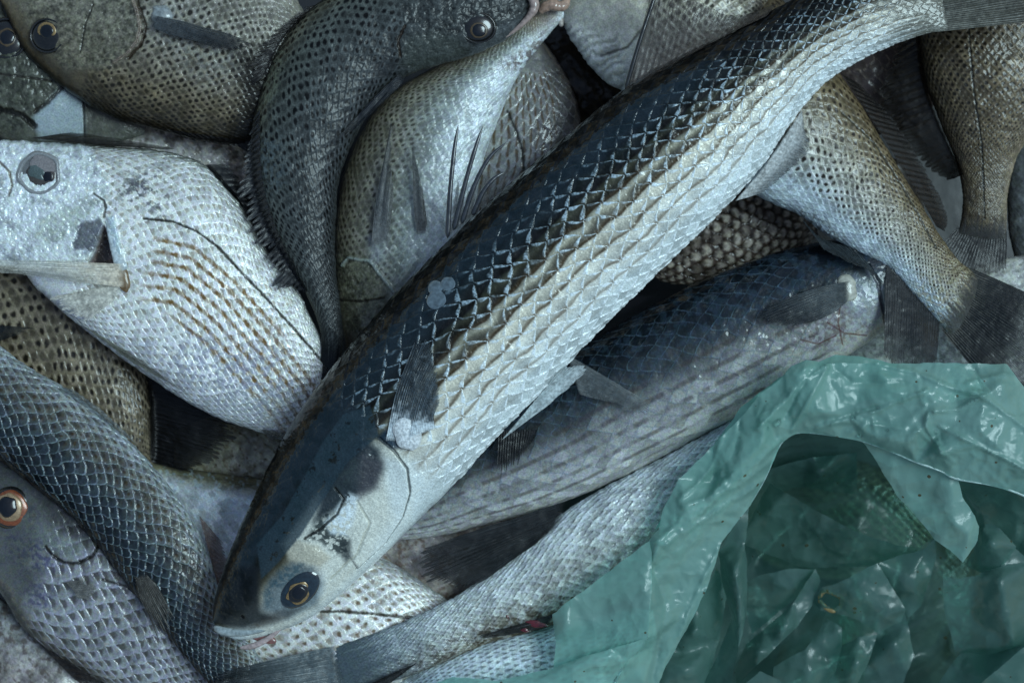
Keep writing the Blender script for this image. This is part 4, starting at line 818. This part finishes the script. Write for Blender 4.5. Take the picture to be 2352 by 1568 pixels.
for pts in ([(1028, 548, 6), (1034, 440, 18), (1044, 340, 24), (1053, 285, 26)], [(1042, 530, 6), (1066, 430, 20), (1092, 340, 26), (1110, 288, 26)], [(1060, 515, 6), (1088, 430, 18), (1124, 362, 22), (1168, 324, 20)], [(1085, 495, 6), (1110, 440, 14), (1135, 410, 14), (1160, 395, 12)]):
    tube(ds, 'spine', pts, [6, 5.5, 4.5, 1.2], SPN, .8)
z, N = surf(A_, 935, 990)
fin(A_.root, 'pectoral_fin', [(886, 1012), (930, 1010), (1000, 985)], [(968, 742), (985, 770), (1008, 850), (1012, 925)], 15, (.62, .67, .7), (.7, .75, .78), [z - 10, z + 16, z + 6], [z - 14, z - 6, z], (.86, .99), seed=94, rag=.06, relief=5, drape=3, nl=90, per=8, tipcol=(.2, .25, .29), bend=-.05, tq=(.12, .36))
FB = dome(A_.root, 'fin_base', (936, 994, z + 6), (.15, .05, 1), 32, 9, plain('fin_base_white', (.6, .64, .66), .35, .6, bump=.6, nscale=800), 1.25, math.radians(70), wob=.15)
fin(A_.root, 'pelvic_fin', [(1150, 1012), (1215, 935)], [(1282, 912), (1352, 842), (1300, 835)], 12, (.55, .6, .61), (.68, .73, .74), -10, -5, (.85, .98), seed=95, rag=.04, relief=3, drape=2)
for (x0, y0, r0) in ((1002, 688, 22), (1000, 660, 18), (1028, 652, 17)):
    z, N = surf(A_, x0, y0); o = dome(A_.root, 'x', (x0, y0, z + 1), N, r0, 2.2, plain('scale_clear', (.11, .15, .18), .12, 1), 1.05, .6, wob=.15)
    o.parent = None; o.location = (0, 0, 0); o.name = 'loose_scale'; o['category'] = 'fish scale'; o['group'] = 'loose scales on the mullet back'
    o['label'] = {688: 'largest of three loose clear scales stuck on the mullet back', 660: 'loose clear scale overlapping the top of the largest one', 652: 'loose clear scale nearest the netted flank of the three'}[y0]

for (fx, x, y, r0, e0, a0) in ((C_, 1232, 1432, 7, 3.2, .2), (D_, 1205, 1446, 5, 2.0, .3), (C_, 1165, 1415, 3, 1.6, 1.0)):
    z, N = surf(fx, x, y); dome(fx.root, 'blood_smear', (x, y, zget(np.array([float(x)]), np.array([float(y)]))[0] - .5), (0, 0, 1), r0, 2, BLOOD, e0, a0, wob=.6)
# ================================================================== THE GREEN BAG
def film_mat(name='green_plastic_film', op=.74, k=1.0):
    m, n, l, p, out = nodes(name)
    tc = n.new('ShaderNodeTexCoord'); nz = n.new('ShaderNodeTexNoise'); nz.inputs['Scale'].default_value = 45; nz.inputs['Detail'].default_value = 5
    l.new(tc.outputs['Object'], nz.inputs['Vector'])
    cr = n.new('ShaderNodeValToRGB'); e = cr.color_ramp.elements
    e[0].position = .3; e[0].color = (.20 * k, .385 * k, .34 * k, 1); e[1].position = .7; e[1].color = (.27 * k, .465 * k, .415 * k, 1)
    l.new(nz.outputs['Fac'], cr.inputs['Fac'])
    # specks of dirt
    vo = n.new('ShaderNodeTexVoronoi'); vo.inputs['Scale'].default_value = 130; vo.inputs['Randomness'].default_value = 1; l.new(tc.outputs['Object'], vo.inputs['Vector'])
    n3 = n.new('ShaderNodeTexNoise'); n3.inputs['Scale'].default_value = 70; l.new(tc.outputs['Object'], n3.inputs['Vector'])
    ad = n.new('ShaderNodeMath'); ad.operation = 'MULTIPLY_ADD'; ad.inputs[1].default_value = -.5; ad.inputs[2].default_value = .30; l.new(n3.outputs['Fac'], ad.inputs[0])
    lt = n.new('ShaderNodeMath'); lt.operation = 'LESS_THAN'; l.new(vo.outputs['Distance'], lt.inputs[0]); l.new(ad.outputs[0], lt.inputs[1])
    mxn = n.new('ShaderNodeMix'); mxn.data_type = 'RGBA'; l.new(lt.outputs[0], mxn.inputs['Factor']); l.new(cr.outputs['Color'], mxn.inputs['A']); mxn.inputs['B'].default_value = (.10, .07, .03, 1)
    l.new(mxn.outputs['Result'], p.inputs['Base Color']); p.inputs['Roughness'].default_value = .3; p.inputs['Specular IOR Level'].default_value = .5
    p.inputs['Coat Weight'].default_value = .4; p.inputs['Coat Roughness'].default_value = .09
    bp = n.new('ShaderNodeBump'); bp.inputs['Strength'].default_value = .12; bp.inputs['Distance'].default_value = .001
    n4 = n.new('ShaderNodeTexNoise'); n4.inputs['Scale'].default_value = 120; n4.inputs['Detail'].default_value = 3; n4.inputs['Distortion'].default_value = 1.5; l.new(tc.outputs['Object'], n4.inputs['Vector'])
    wv = n.new('ShaderNodeTexNoise'); wv.inputs['Scale'].default_value = 22; wv.inputs['Detail'].default_value = 3; l.new(tc.outputs['Object'], wv.inputs['Vector'])
    am = n.new('ShaderNodeVectorMath'); am.operation = 'MULTIPLY_ADD'; am.inputs[1].default_value = (.035, .035, .035); l.new(wv.outputs['Color'], am.inputs[0]); l.new(tc.outputs['Object'], am.inputs[2])
    hs = []
    for sc_, st_ in (((38, 75, 60), .0022), ((110, 60, 90), .0012)):
        mp = n.new('ShaderNodeMapping'); mp.inputs['Scale'].default_value = sc_; mp.inputs['Rotation'].default_value = (0, 0, .6 if st_ > .002 else -.4); l.new(am.outputs[0], mp.inputs['Vector'])
        ve = n.new('ShaderNodeTexVoronoi'); ve.feature = 'F1'; ve.inputs['Scale'].default_value = 1; l.new(mp.outputs[0], ve.inputs['Vector'])
        mm = n.new('ShaderNodeMath'); mm.operation = 'MULTIPLY'; mm.inputs[1].default_value = st_; l.new(ve.outputs['Distance'], mm.inputs[0]); hs.append(mm)
    sm = n.new('ShaderNodeMath'); sm.operation = 'ADD'; l.new(hs[0].outputs[0], sm.inputs[0]); l.new(hs[1].outputs[0], sm.inputs[1])
    b2 = n.new('ShaderNodeBump'); b2.inputs['Strength'].default_value = .8; b2.inputs['Distance'].default_value = 1.0; l.new(sm.outputs[0], b2.inputs['Height'])
    l.new(n4.outputs['Fac'], bp.inputs['Height']); l.new(b2.outputs['Normal'], bp.inputs['Normal']); l.new(bp.outputs['Normal'], p.inputs['Normal'])
    tr = n.new('ShaderNodeBsdfTranslucent'); l.new(mxn.outputs['Result'], tr.inputs['Color'])
    m1 = n.new('ShaderNodeMixShader'); m1.inputs[0].default_value = .22; l.new(p.outputs[0], m1.inputs[1]); l.new(tr.outputs[0], m1.inputs[2])
    tp = n.new('ShaderNodeBsdfTransparent'); tp.inputs['Color'].default_value = (.42, .85, .74, 1)
    m2 = n.new('ShaderNodeMixShader'); m2.inputs[0].default_value = op
    l.new(tp.outputs[0], m2.inputs[1]); l.new(m1.outputs[0], m2.inputs[2]); l.new(m2.outputs[0], out.inputs['Surface'])
    return m
FILM = film_mat(); FILM_IN = film_mat('green_plastic_film_thin_shaded', .62, .46)  # inner film: single layer, colour also darkened to stand for shade inside
BAG = thing('plastic_bag', 'crumpled open translucent green plastic bag over the lower right of the pile', 'plastic bag', None, Wp(np.array([1950.]), np.array([1300.]), np.array([-500.]))[0])
def sheet(name, outline, pts=(), creases=(), amp=4.0, edge_len=9, smooth=2, seed=0, wig=3.0, hole=None, sc=46, ridges=()):
    """film stretched over hand placed points (x,y,z); creases are straight ridges between them"""
    P = [(p[0], p[1], p[2] if p[2] > -110 else -110 + (p[2] + 110) * 1.8) if name in ('fold', 'back_wall') else tuple(p) for p in list(outline) + list(pts)]; n0 = len(outline)
    edges = [(i, (i + 1) % n0) for i in range(n0)] + list(creases)
    vs, es, fs, ov, oe, of = delaunay_2d_cdt([Vector(p[:2]) for p in P], edges, [], 1, 1e-4)
    zs = [P[o[0]][2] if o else 0 for o in ov]
    for i, o in enumerate(ov):
        if not o:
            dd = [((vs[i][0] - p[0]) ** 2 + (vs[i][1] - p[1]) ** 2 + 1) for p in P]; w = [1 / d_ ** 2 for d_ in dd]; zs[i] = sum(a * p[2] for a, p in zip(w, P)) / sum(w)
    # fine point set: grid inside the coarse triangles, plus every coarse edge divided
    V0 = np.array([(v[0], v[1], zs[i]) for i, v in enumerate(vs)]); pts2, z2_, ed2, seen = [], [], [], {}
    keep = set(); 
    for e in es: keep.add(tuple(sorted(e)))
    def addp(p, z): pts2.append(Vector((float(p[0]), float(p[1])))); z2_.append(float(z)); return len(pts2) - 1
    vid = [addp(v, v[2]) for v in V0]
    cset = set()
    for tri in fs:
        for q in range(3): cset.add(tuple(sorted((tri[q], tri[(q + 1) % 3]))))
    for a_, b_ in cset:
        L = np.hypot(*(V0[a_] - V0[b_])[:2]); k = max(1, int(round(L / edge_len))); pr = vid[a_]
        for q in range(1, k):
            p = V0[a_] + (V0[b_] - V0[a_]) * q / k; c_ = addp(p, p[2]); ed2.append((pr, c_)); pr = c_
        ed2.append((pr, vid[b_]))
    gx = np.arange(V0[:, 0].min(), V0[:, 0].max(), edge_len); gy = np.arange(V0[:, 1].min(), V0[:, 1].max(), edge_len * .87)
    GX, GY = np.meshgrid(gx, gy); GX = GX + (np.arange(len(gy)) % 2)[:, None] * edge_len * .5; GX = GX.ravel(); GY = GY.ravel()
    for tri in fs:
        A_t, B_t, C_t = V0[list(tri)[:3]]
        den = (B_t[1] - C_t[1]) * (A_t[0] - C_t[0]) + (C_t[0] - B_t[0]) * (A_t[1] - C_t[1])
        if abs(den) < 1e-6: continue
        l1 = ((B_t[1] - C_t[1]) * (GX - C_t[0]) + (C_t[0] - B_t[0]) * (GY - C_t[1])) / den
        l2 = ((C_t[1] - A_t[1]) * (GX - C_t[0]) + (A_t[0] - C_t[0]) * (GY - C_t[1])) / den; l3 = 1 - l1 - l2
        hts = [2 * abs(den) / 2 / (np.hypot(*(P_ - Q_)[:2]) + 1e-9) for P_, Q_ in ((B_t, C_t), (C_t, A_t), (A_t, B_t))]; mg = edge_len * .45
        ok = (l1 * hts[0] > mg) & (l2 * hts[1] > mg) & (l3 * hts[2] > mg)
        zz = l1 * A_t[2] + l2 * B_t[2] + l3 * C_t[2]
        for gxx, gyy, gz in zip(GX[ok], GY[ok], zz[ok]): addp((gxx, gyy), gz)
    ov2, _e, of2, oo, _1, _2 = delaunay_2d_cdt(pts2, ed2, [], 1, 1e-5)
    bm = bmesh.new(); bv = []
    for i, v in enumerate(ov2): bv.append(bm.verts.new((v[0], v[1], z2_[oo[i][0]] if oo[i] else 0)))
    for f in of2:
        try: bm.faces.new([bv[i] for i in f])
        except ValueError: pass
    bm.verts.ensure_lookup_table()
    for _ in range(smooth):
        bmesh.ops.smooth_vert(bm, verts=[v for v in bm.verts if not v.is_boundary], factor=.5, use_axis_x=False, use_axis_y=False, use_axis_z=True)
    co = np.array([v.co[:] for v in bm.verts]); x, y, z = co.T
    # crinkles: facets between randomly strewn creases
    cx, cy = fbm(x / 60, y / 60, seed + 3, 3) * 70, fbm(x / 60 + 9, y / 60, seed + 4, 3) * 70
    u, v = x + cx, y + cy
    rd = lambda s, q, a: 1 - np.abs(2 * fbm((u * math.cos(a) + v * math.sin(a)) / s, (-u * math.sin(a) + v * math.cos(a)) / (s * 2.6), seed + q, 2) - 1)
    cr = rd(sc, 5, .6) ** 2 * 1.6 + rd(sc * .55, 6, 2.0) ** 2 * .7 + rd(sc * 1.7, 7, 1.1) ** 2 * 1.6
    cr += rd(sc * .28, 9, .2) ** 3 * .42 + rd(sc * .3, 10, 1.7) ** 3 * .36
    cr += .22 * (1 - np.abs(2 * fbm(x / 9, y / 9, seed + 8, 2) - 1)) ** 2
    z = z + amp * (cr - 1.6) * (1.1 if name == 'fold' else .75)
    for poly, hh, ww in ridges:
        dd = segd(x, y, poly); z = z + hh * np.exp(-dd / ww) - hh * .35 * np.exp(-dd / (ww * 2.6))
    x = x + wig * (fbm(x / 30, y / 30, seed + 1, 4) - .5) * 2; y = y + wig * (fbm(x / 30 + 50, y / 30, seed + 2, 4) - .5) * 2
    for i, vv in enumerate(bm.verts): vv.co = (x[i], y[i], z[i])
    w = Wp(x, y, z); dl = []
    if hole:
        fl_ = list(bm.faces); ctr = np.array([f.calc_center_median()[:2] for f in fl_]); dl = [f for f, q in zip(fl_, inside(ctr[:, 0], ctr[:, 1], hole)) if q]
    for i, vv in enumerate(bm.verts): vv.co = w[i]
    if dl: bmesh.ops.delete(bm, geom=dl, context='FACES')
    bmesh.ops.recalc_face_normals(bm, faces=bm.faces)
    me = bpy.data.meshes.new(name); bm.to_mesh(me); bm.free(); me.materials.append(FILM_IN if name in ('fold', 'back_wall') else FILM)
    for p in me.polygons: p.use_smooth = True
    o = bpy.data.objects.new(name, me); C.objects.link(o); o.parent = BAG; o.location = -BAG.location
    return o
# what lies in the bag
inb = lambda dark, mid, belly, rows: spotted(dark, mid, belly, rows, relief=3)
fish('fish_in_bag', 'tan fish seen dimly through the upper part of the green bag', 'fish',
     [(1700, 1150, 1700, 1200), (1790, 1080, 1760, 1290), (1920, 1050, 1900, 1330), (2040, 1080, 2040, 1320), (2160, 1140, 2140, 1290), (2240, 1200, 2230, 1260)], -760, .45, inb((.12, .1, .06), (.3, .26, .17), (.4, .36, .26), 16), M_PALE, 3)
fish('fish_in_bag', 'pale fish with an orange patch lying under the torn hole in the green bag', 'fish',
     [(1900, 1340, 1960, 1330), (1830, 1420, 2010, 1400), (1780, 1520, 1990, 1540), (1770, 1620, 1960, 1640), (1800, 1700, 1900, 1720)], -640, .45,
     lambda F: skin(F, [(0, (.03, .05, .07)), (.4, (.3, .33, .3)), (.6, (.55, .55, .45)), (1, (.4, .3, .18))], rows=14, relief=3, fleck=((.35, .17, .06), .7, 20)), M_PALE, 3)
fish('fish_in_bag', 'dark speckled fish showing in the gap at the right of the green bag', 'fish',
     [(2100, 1180, 2180, 1180), (2060, 1280, 2240, 1260), (2050, 1400, 2260, 1400), (2070, 1520, 2260, 1530), (2100, 1640, 2230, 1650)], -760, .45, inb((.05, .04, .02), (.16, .12, .07), (.2, .16, .1), 14), M_SPOT, 3)
d0 = -330
sheet('back_wall', [(1560, 1180, -200), (1700, 1030, -160), (1850, 960, -150), (2050, 960, -170), (2300, 1040, -200), (2460, 1200, -200), (2460, 1700, -260), (1500, 1700, -260), (1520, 1400, -240)],
      [(1770, 1120, -350), (1860, 1160, -390), (2000, 1130, -370), (2100, 1210, -400), (1950, 1290, -340), (1720, 1300, -370), (1840, 1450, -380), (2000, 1480, -350), (2130, 1500, -400), (2230, 1360, -360), (1700, 1500, -370)], amp=5, seed=3, edge_len=12)
sheet('fold', [(1700, 1120, -280), (1774, 1075, -250), (1860, 1050, -240), (1968, 1038, -250), (1970, 1135, -300), (1900, 1128, -310), (1840, 1118, -290), (1800, 1128, -300)], [(1880, 1090, -230)], amp=5, seed=5)
sheet('fold', [(1706, 1225, -300), (1768, 1108, -260), (1800, 1130, -235), (1880, 1175, -225), (1971, 1222, -215), (2061, 1252, -220), (2110, 1258, -240), (2148, 1232, -230), (2152, 1262, -250), (2080, 1290, -265), (2000, 1300, -270), (1910, 1302, -280), (1874, 1304, -285), (1834, 1300, -290), (1714, 1252, -310)],
      [(1850, 1230, -265), (1940, 1260, -240)], [(2, 3), (3, 4)], amp=5, seed=6, smooth=1)
sheet('fold', [(1708, 1340, -260), (1760, 1316, -235), (1811, 1306, -225), (1874, 1306, -235), (1836, 1365, -250), (1780, 1412, -270), (1728, 1455, -290), (1712, 1400, -280)], [(1790, 1345, -232)], amp=4, seed=7)
sheet('fold', [(1873, 1306, -225), (1884, 1330, -235), (1866, 1390, -240), (1830, 1440, -235), (1781, 1488, -225), (1735, 1530, -220), (1690, 1580, -225), (1690, 1540, -260), (1712, 1478, -265), (1760, 1440, -250), (1822, 1385, -232)], [(1800, 1440, -205), (1740, 1500, -205)], amp=4, seed=8, smooth=1)
sheet('fold', [(1888, 1350, -215), (1930, 1335, -200), (2015, 1292, -190), (2045, 1340, -195), (2081, 1398, -205), (2070, 1425, -215), (2018, 1455, -225), (1975, 1425, -225), (1930, 1412, -225), (1886, 1400, -235), (1866, 1380, -245)],
      [(1960, 1370, -195), (2040, 1400, -198)], [(2, 11), (11, 12)], amp=4, seed=9, smooth=1, edge_len=6,
      hole=[(1884, 1372), (1893, 1358), (1908, 1362), (1930, 1372), (1927, 1392), (1912, 1399), (1897, 1390)])
RST = plain('torn_edge_ochre', (.22, .16, .06), .5, .2, nscale=500)
hz = -214
hp = [(1880, 1374), (1893, 1357), (1910, 1361), (1932, 1372), (1929, 1394), (1912, 1402), (1895, 1393), (1880, 1376)]
ot = tube(BAG, 'torn_rim', [(a, b, -110 + (-118) * 1.8 + 3 * math.sin(a)) for a, b in hp], [4, 5, 4, 6, 4, 5, 5, 4], RST, .5, m=80)
sheet('fold', [(2018, 1293, -205), (2060, 1278, -215), (2120, 1262, -205), (2146, 1238, -190), (2150, 1275, -205), (2136, 1328, -215), (2115, 1392, -225), (2088, 1420, -235), (2060, 1370, -225)], [(2090, 1330, -195)], amp=4, seed=10)
sheet('fold', [(2078, 1405, -225), (2088, 1440, -225), (2099, 1505, -225), (2085, 1540, -225), (2061, 1600, -225), (1960, 1600, -255), (1975, 1540, -255), (2010, 1460, -240)], [(2050, 1480, -205)], amp=5, seed=11)
sheet('fold', [(1935, 1480, -235), (1975, 1462, -215), (2016, 1456, -215), (1995, 1520, -215), (1955, 1600, -215), (1880, 1600, -245), (1920, 1540, -235)], [(1965, 1520, -190)], amp=5, seed=12)
sheet('fold', [(1775, 1530, -255), (1850, 1490, -245), (1900, 1420, -255), (1935, 1440, -245), (1930, 1520, -255), (1880, 1620, -265), (1780, 1620, -275)], [(1860, 1540, -235)], amp=5, seed=13)
sheet('fold', [(1690, 1590, -200), (1745, 1540, -190), (1790, 1560, -200), (1850, 1620, -220), (1700, 1640, -230)], [], amp=4, seed=14)
# ribbons down the left of the opening
sheet('fold', [(1650, 1270, -180), (1690, 1200, -150), (1722, 1150, -150), (1712, 1240, -165), (1716, 1330, -165), (1715, 1412, -165), (1695, 1490, -170), (1672, 1600, -180), (1600, 1600, -225), (1650, 1500, -210), (1681, 1420, -205), (1660, 1345, -200)],
      [(1690, 1320, -130), (1698, 1420, -150)], [(12, 13)], amp=4, seed=15, smooth=1)
sheet('fold', [(1560, 1440, -190), (1600, 1395, -180), (1648, 1300, -190), (1670, 1370, -215), (1650, 1470, -220), (1620, 1600, -225), (1480, 1600, -215), (1520, 1500, -200)], [(1600, 1450, -160), (1580, 1540, -180), (1560, 1500, -215)], amp=6, seed=16)
# right panels
sheet('fold', [(2165, 1320, -160), (2195, 1328, -165), (2240, 1322, -160), (2300, 1300, -150), (2306, 1275, -150), (2331, 1258, -150), (2370, 1290, -160), (2380, 1500, -180), (2331, 1500, -175), (2260, 1600, -200), (2200, 1600, -220), (2194, 1495, -205), (2168, 1395, -190)],
      [(2298, 1335, -130), (2310, 1420, -140), (2328, 1480, -155), (2230, 1420, -185)], [(13, 14), (14, 15)], amp=4, seed=17, smooth=1)
sheet('fold', [(2195, 1098, -110), (2235, 1165, -130), (2300, 1215, -130), (2335, 1255, -125), (2305, 1300, -150), (2290, 1335, -170), (2240, 1310, -190), (2215, 1296, -190), (2245, 1250, -160), (2250, 1208, -150), (2210, 1150, -150)], [(2275, 1250, -105)], amp=6, seed=18, smooth=1)
sheet('fold', [(2185, 1095, -120), (2340, 1130, -110), (2450, 1160, -110), (2450, 1330, -150), (2360, 1290, -170), (2331, 1258, -175), (2240, 1160, -170)], [(2300, 1190, -160)], amp=5, seed=19)
sheet('fold', [(2120, 1620, -200), (2180, 1530, -190), (2260, 1440, -215), (2270, 1500, -190), (2352, 1480, -150), (2440, 1440, -150), (2440, 1640, -190)], [(2260, 1565, -155)], amp=5, seed=20)
sheet('fold', [(2225, 1590, -130), (2270, 1555, -115), (2352, 1486, -110), (2440, 1440, -110), (2440, 1640, -140), (2240, 1640, -150)], [], amp=4, seed=21)
# hanging flap inside the rim, then the rim itself
sheet('flap', [(1975, 1008, -60), (2060, 1040, -50), (2162, 1080, -55), (2200, 1098, -60), (2212, 1140, -75), (2240, 1185, -90), (2250, 1210, -105), (2246, 1240, -115), (2212, 1292, -125), (2180, 1262, -130), (2148, 1240, -130), (2100, 1180, -125), (2062, 1140, -115), (2035, 1098, -95), (2005, 1045, -75)],
      [(2050, 1062, -62), (2062, 1110, -90), (2186, 1130, -60), (2195, 1200, -78), (2225, 1225, -90)], [(3, 17), (17, 18), (18, 19)], amp=4, seed=22, smooth=1, edge_len=7)
sheet('rim', [(1640, 1020, -40), (1700, 960, -25), (1745, 905, -15), (1792, 870, -5), (1818, 842, 0), (1850, 826, 5), (1905, 834, 8), (2000, 833, 0), (2150, 834, -10), (2250, 834, -10), (2312, 836, -20), (2352, 890, -30), (2440, 1000, -50), (2460, 1190, -60),
              (2352, 1137, -45), (2338, 1132, -42), (2275, 1114, -40), (2196, 1098, -38), (2162, 1082, -35), (2105, 1060, -32), (2045, 1036, -35), (1983, 1014, -40), (1928, 1003, -38), (1870, 993, -35), (1835, 995, -38), (1812, 1005, -40), (1793, 1020, -45), (1775, 1065, -55), (1756, 1100, -70),
              (1724, 1158, -85), (1690, 1200, -95), (1658, 1245, -105), (1640, 1300, -110), (1622, 1355, -120), (1594, 1412, -128), (1568, 1462, -138), (1530, 1530, -150), (1500, 1600, -160), (1400, 1600, -140), (1440, 1510, -75), (1487, 1466, -45), (1492, 1380, -40), (1497, 1290, -38), (1490, 1242, -45), (1512, 1215, -50), (1522, 1170, -55), (1560, 1100, -45)],
      [(1760, 960, 22), (1805, 915, 15), (1848, 850, 32), (1810, 960, -5), (1900, 870, 10), (1880, 940, 25), (1950, 960, 0), (2050, 900, 28), (2140, 905, 34), (2060, 955, 5), (2190, 870, 6), (2260, 908, 30), (2150, 960, 25), (2150, 1000, -8), (2200, 970, 12), (2250, 990, 30), (2330, 1060, 10), (2160, 1040, 12),
       (1750, 1020, 15), (1690, 1080, -10), (1620, 1150, -25), (1560, 1200, -28), (1512, 1240, -15), (1600, 1250, -75), (1540, 1350, -90), (1560, 1420, -110), (1700, 1010, -5), (1640, 1110, -60), (1580, 1160, -20), (1740, 1080, -35), (2340, 960, 0), (2300, 880, 18), (2380, 1090, -10), (1500, 1480, -110), (2005, 1000, -5), (2080, 1015, 8)],
      [(47, 50), (50, 52), (48, 49), (55, 59), (59, 60), (47, 65), (65, 66), (66, 67), (67, 68), (68, 69), (42, 69), (54, 55), (58, 62), (62, 63)], amp=5.5, seed=30, smooth=1, edge_len=5, sc=52, ridges=[
      ([(1740, 985), (1796, 927), (1840, 880), (1898, 839)], 16, 6), ([(1819, 990), (1852, 927), (1887, 871), (1900, 845)], 18, 6), ([(1800, 960), (1830, 905), (1862, 860)], -14, 7), ([(1878, 980), (2004, 947), (2130, 895)], 15, 5), ([(1890, 968), (2010, 935)], -12, 6),
      ([(1910, 973), (2004, 962)], 9, 4), ([(2010, 833), (2095, 854), (2183, 889), (2259, 909)], 16, 6), ([(2259, 909), (2200, 940), (2133, 947), (2127, 977), (2159, 1032)], 20, 5), ([(2159, 980), (2250, 1025), (2352, 1076), (2440, 1110)], 18, 6),
      ([(2259, 912), (2352, 980), (2440, 1040)], 16, 6), ([(2162, 1038), (2238, 1025)], 12, 5), ([(2150, 990), (2162, 1038)], 12, 4), ([(1981, 986), (2001, 950), (2008, 985)], 9, 4), ([(2220, 880), (2300, 860), (2352, 870)], 12, 6), ([(2240, 850), (2259, 909)], -12, 6),
      ([(1568, 1165), (1701, 1112), (1781, 1050)], 12, 7), ([(1568, 1225), (1668, 1158), (1761, 1098)], 14, 6), ([(1790, 1010), (1740, 1060), (1660, 1130), (1530, 1250)], 14, 8), ([(1700, 970), (1690, 1040), (1640, 1090)], -14, 8), ([(1660, 1000), (1630, 1080), (1560, 1150)], 14, 6),
      ([(1655, 1250), (1615, 1330), (1560, 1460)], 12, 7), ([(1500, 1300), (1530, 1400), (1500, 1560)], -14, 9), ([(1920, 850), (1960, 880), (2080, 880)], -10, 7), ([(2040, 1000), (2110, 990), (2190, 1060)], 10, 5), ([(1950, 995), (1990, 975), (2080, 985)], 12, 5)])
sheet('rim_back', [(1640, 1022, -70), (1700, 935, -65), (1790, 868, -60), (1830, 850, -60), (1920, 815, -40), (1975, 818, -40), (2060, 836, -50), (2060, 900, -60), (1850, 960, -70), (1700, 1100, -90), (1505, 1215, -100), (1560, 1110, -80)], [(1640, 1075, -60), (1700, 1000, -58)], amp=4, seed=31)
sheet('left_flap', [(1268, 1412, -70), (1300, 1385, -50), (1380, 1325, -40), (1450, 1272, -38), (1492, 1242, -35), (1499, 1268, -28), (1497, 1300, -25), (1493, 1400, -25), (1487, 1467, -30), (1400, 1490, -65), (1340, 1512, -80), (1272, 1536, -90), (1276, 1470, -80)],
      [(1400, 1370, -45), (1480, 1340, -18), (1350, 1440, -70), (1300, 1440, -45), (1300, 1480, -85)], [(4, 14), (14, 8), (1, 16)], amp=3.5, seed=32, smooth=1, edge_len=7)
sheet('lower_fold', [(990, 1572, -95), (1040, 1553, -80), (1140, 1562, -75), (1270, 1534, -60), (1340, 1508, -50), (1400, 1489, -42), (1487, 1464, -28), (1470, 1490, -40), (1440, 1515, -60), (1410, 1560, -80), (1380, 1620, -90), (1000, 1640, -110)], [(1300, 1545, -38), (1400, 1505, -30), (1200, 1590, -50)], [(12, 13)], amp=3, seed=33, smooth=1, edge_len=7)
HEM = plain('bag_hem', (.3, .44, .42), .3, .4)
tube(BAG, 'hem', [(1724, 1158, -82), (1758, 1098, -66), (1793, 1018, -42), (1835, 994, -36), (1928, 1003, -36), (1983, 1013, -37), (2045, 1036, -32), (2105, 1060, -29), (2162, 1082, -32), (2196, 1098, -35), (2275, 1114, -37), (2338, 1132, -39), (2440, 1180, -45)], [.6, 1.2, 3, 1.2, .8, 2.4, 1.4, 3.4, 1.8, 3.2, 1.2, 2.6, 1.2], HEM, .6, m=160)
def bubble_mat():
    m, n, l, p, out = nodes('water_bubble'); p.inputs['Transmission Weight'].default_value = 1; p.inputs['IOR'].default_value = 1.2; p.inputs['Roughness'].default_value = .02
    p.inputs['Base Color'].default_value = (.85, .95, .95, 1); return m
BUB = bubble_mat()
BAG_OBJS = {o.name: o for o in bpy.data.objects if o.parent == BAG}
SC.view_layers[0].update()
def on_film(x, y):
    for z0 in (0,):
        o = Wp(np.array([x]), np.array([y]), np.array([400.]))[0]; d_ = Vector((0, 0, -1))
        ok, loc, nn, ix, ob, mt = SC.ray_cast(bpy.context.evaluated_depsgraph_get(), Vector(o), d_)
        return loc
BL = ['largest clear water bubble, on the bag rim at the top left of the opening', 'small bubble just left of the largest bubble on the bag rim', 'highest small bubble on the smooth top film of the bag',
      'small bubble above the middle of the opening rim, lone on the film', 'small bubble farthest right on the bag, above the hanging flap', 'frothy bubble on the rim fold where the hanging flap begins']
for k_, (x, y, r) in enumerate([(1836, 984, 11), (1812, 1000, 5), (2055, 955, 5), (2028, 975, 5), (2110, 1004, 5), (2048, 1018, 7)]):
    lc = on_film(x, y); P = lc / S
    o = dome(BAG, 'bubble', (0, 0, 0), (0, 0, 1), r, r * .8, BUB, 1.1, k_)
    me = o.data; me.transform(Matrix.Translation(Vector((lc[0], lc[1], lc[2] - .2e-3)) - Vector(Wp(np.array([0.]), np.array([0.]), np.array([0.]))[0])))
    o.parent = None; o.location = (0, 0, 0); o.name = 'water_bubble'; o['category'] = 'bubble'; o['group'] = 'water bubbles on the green bag'
    o['label'] = BL[k_]
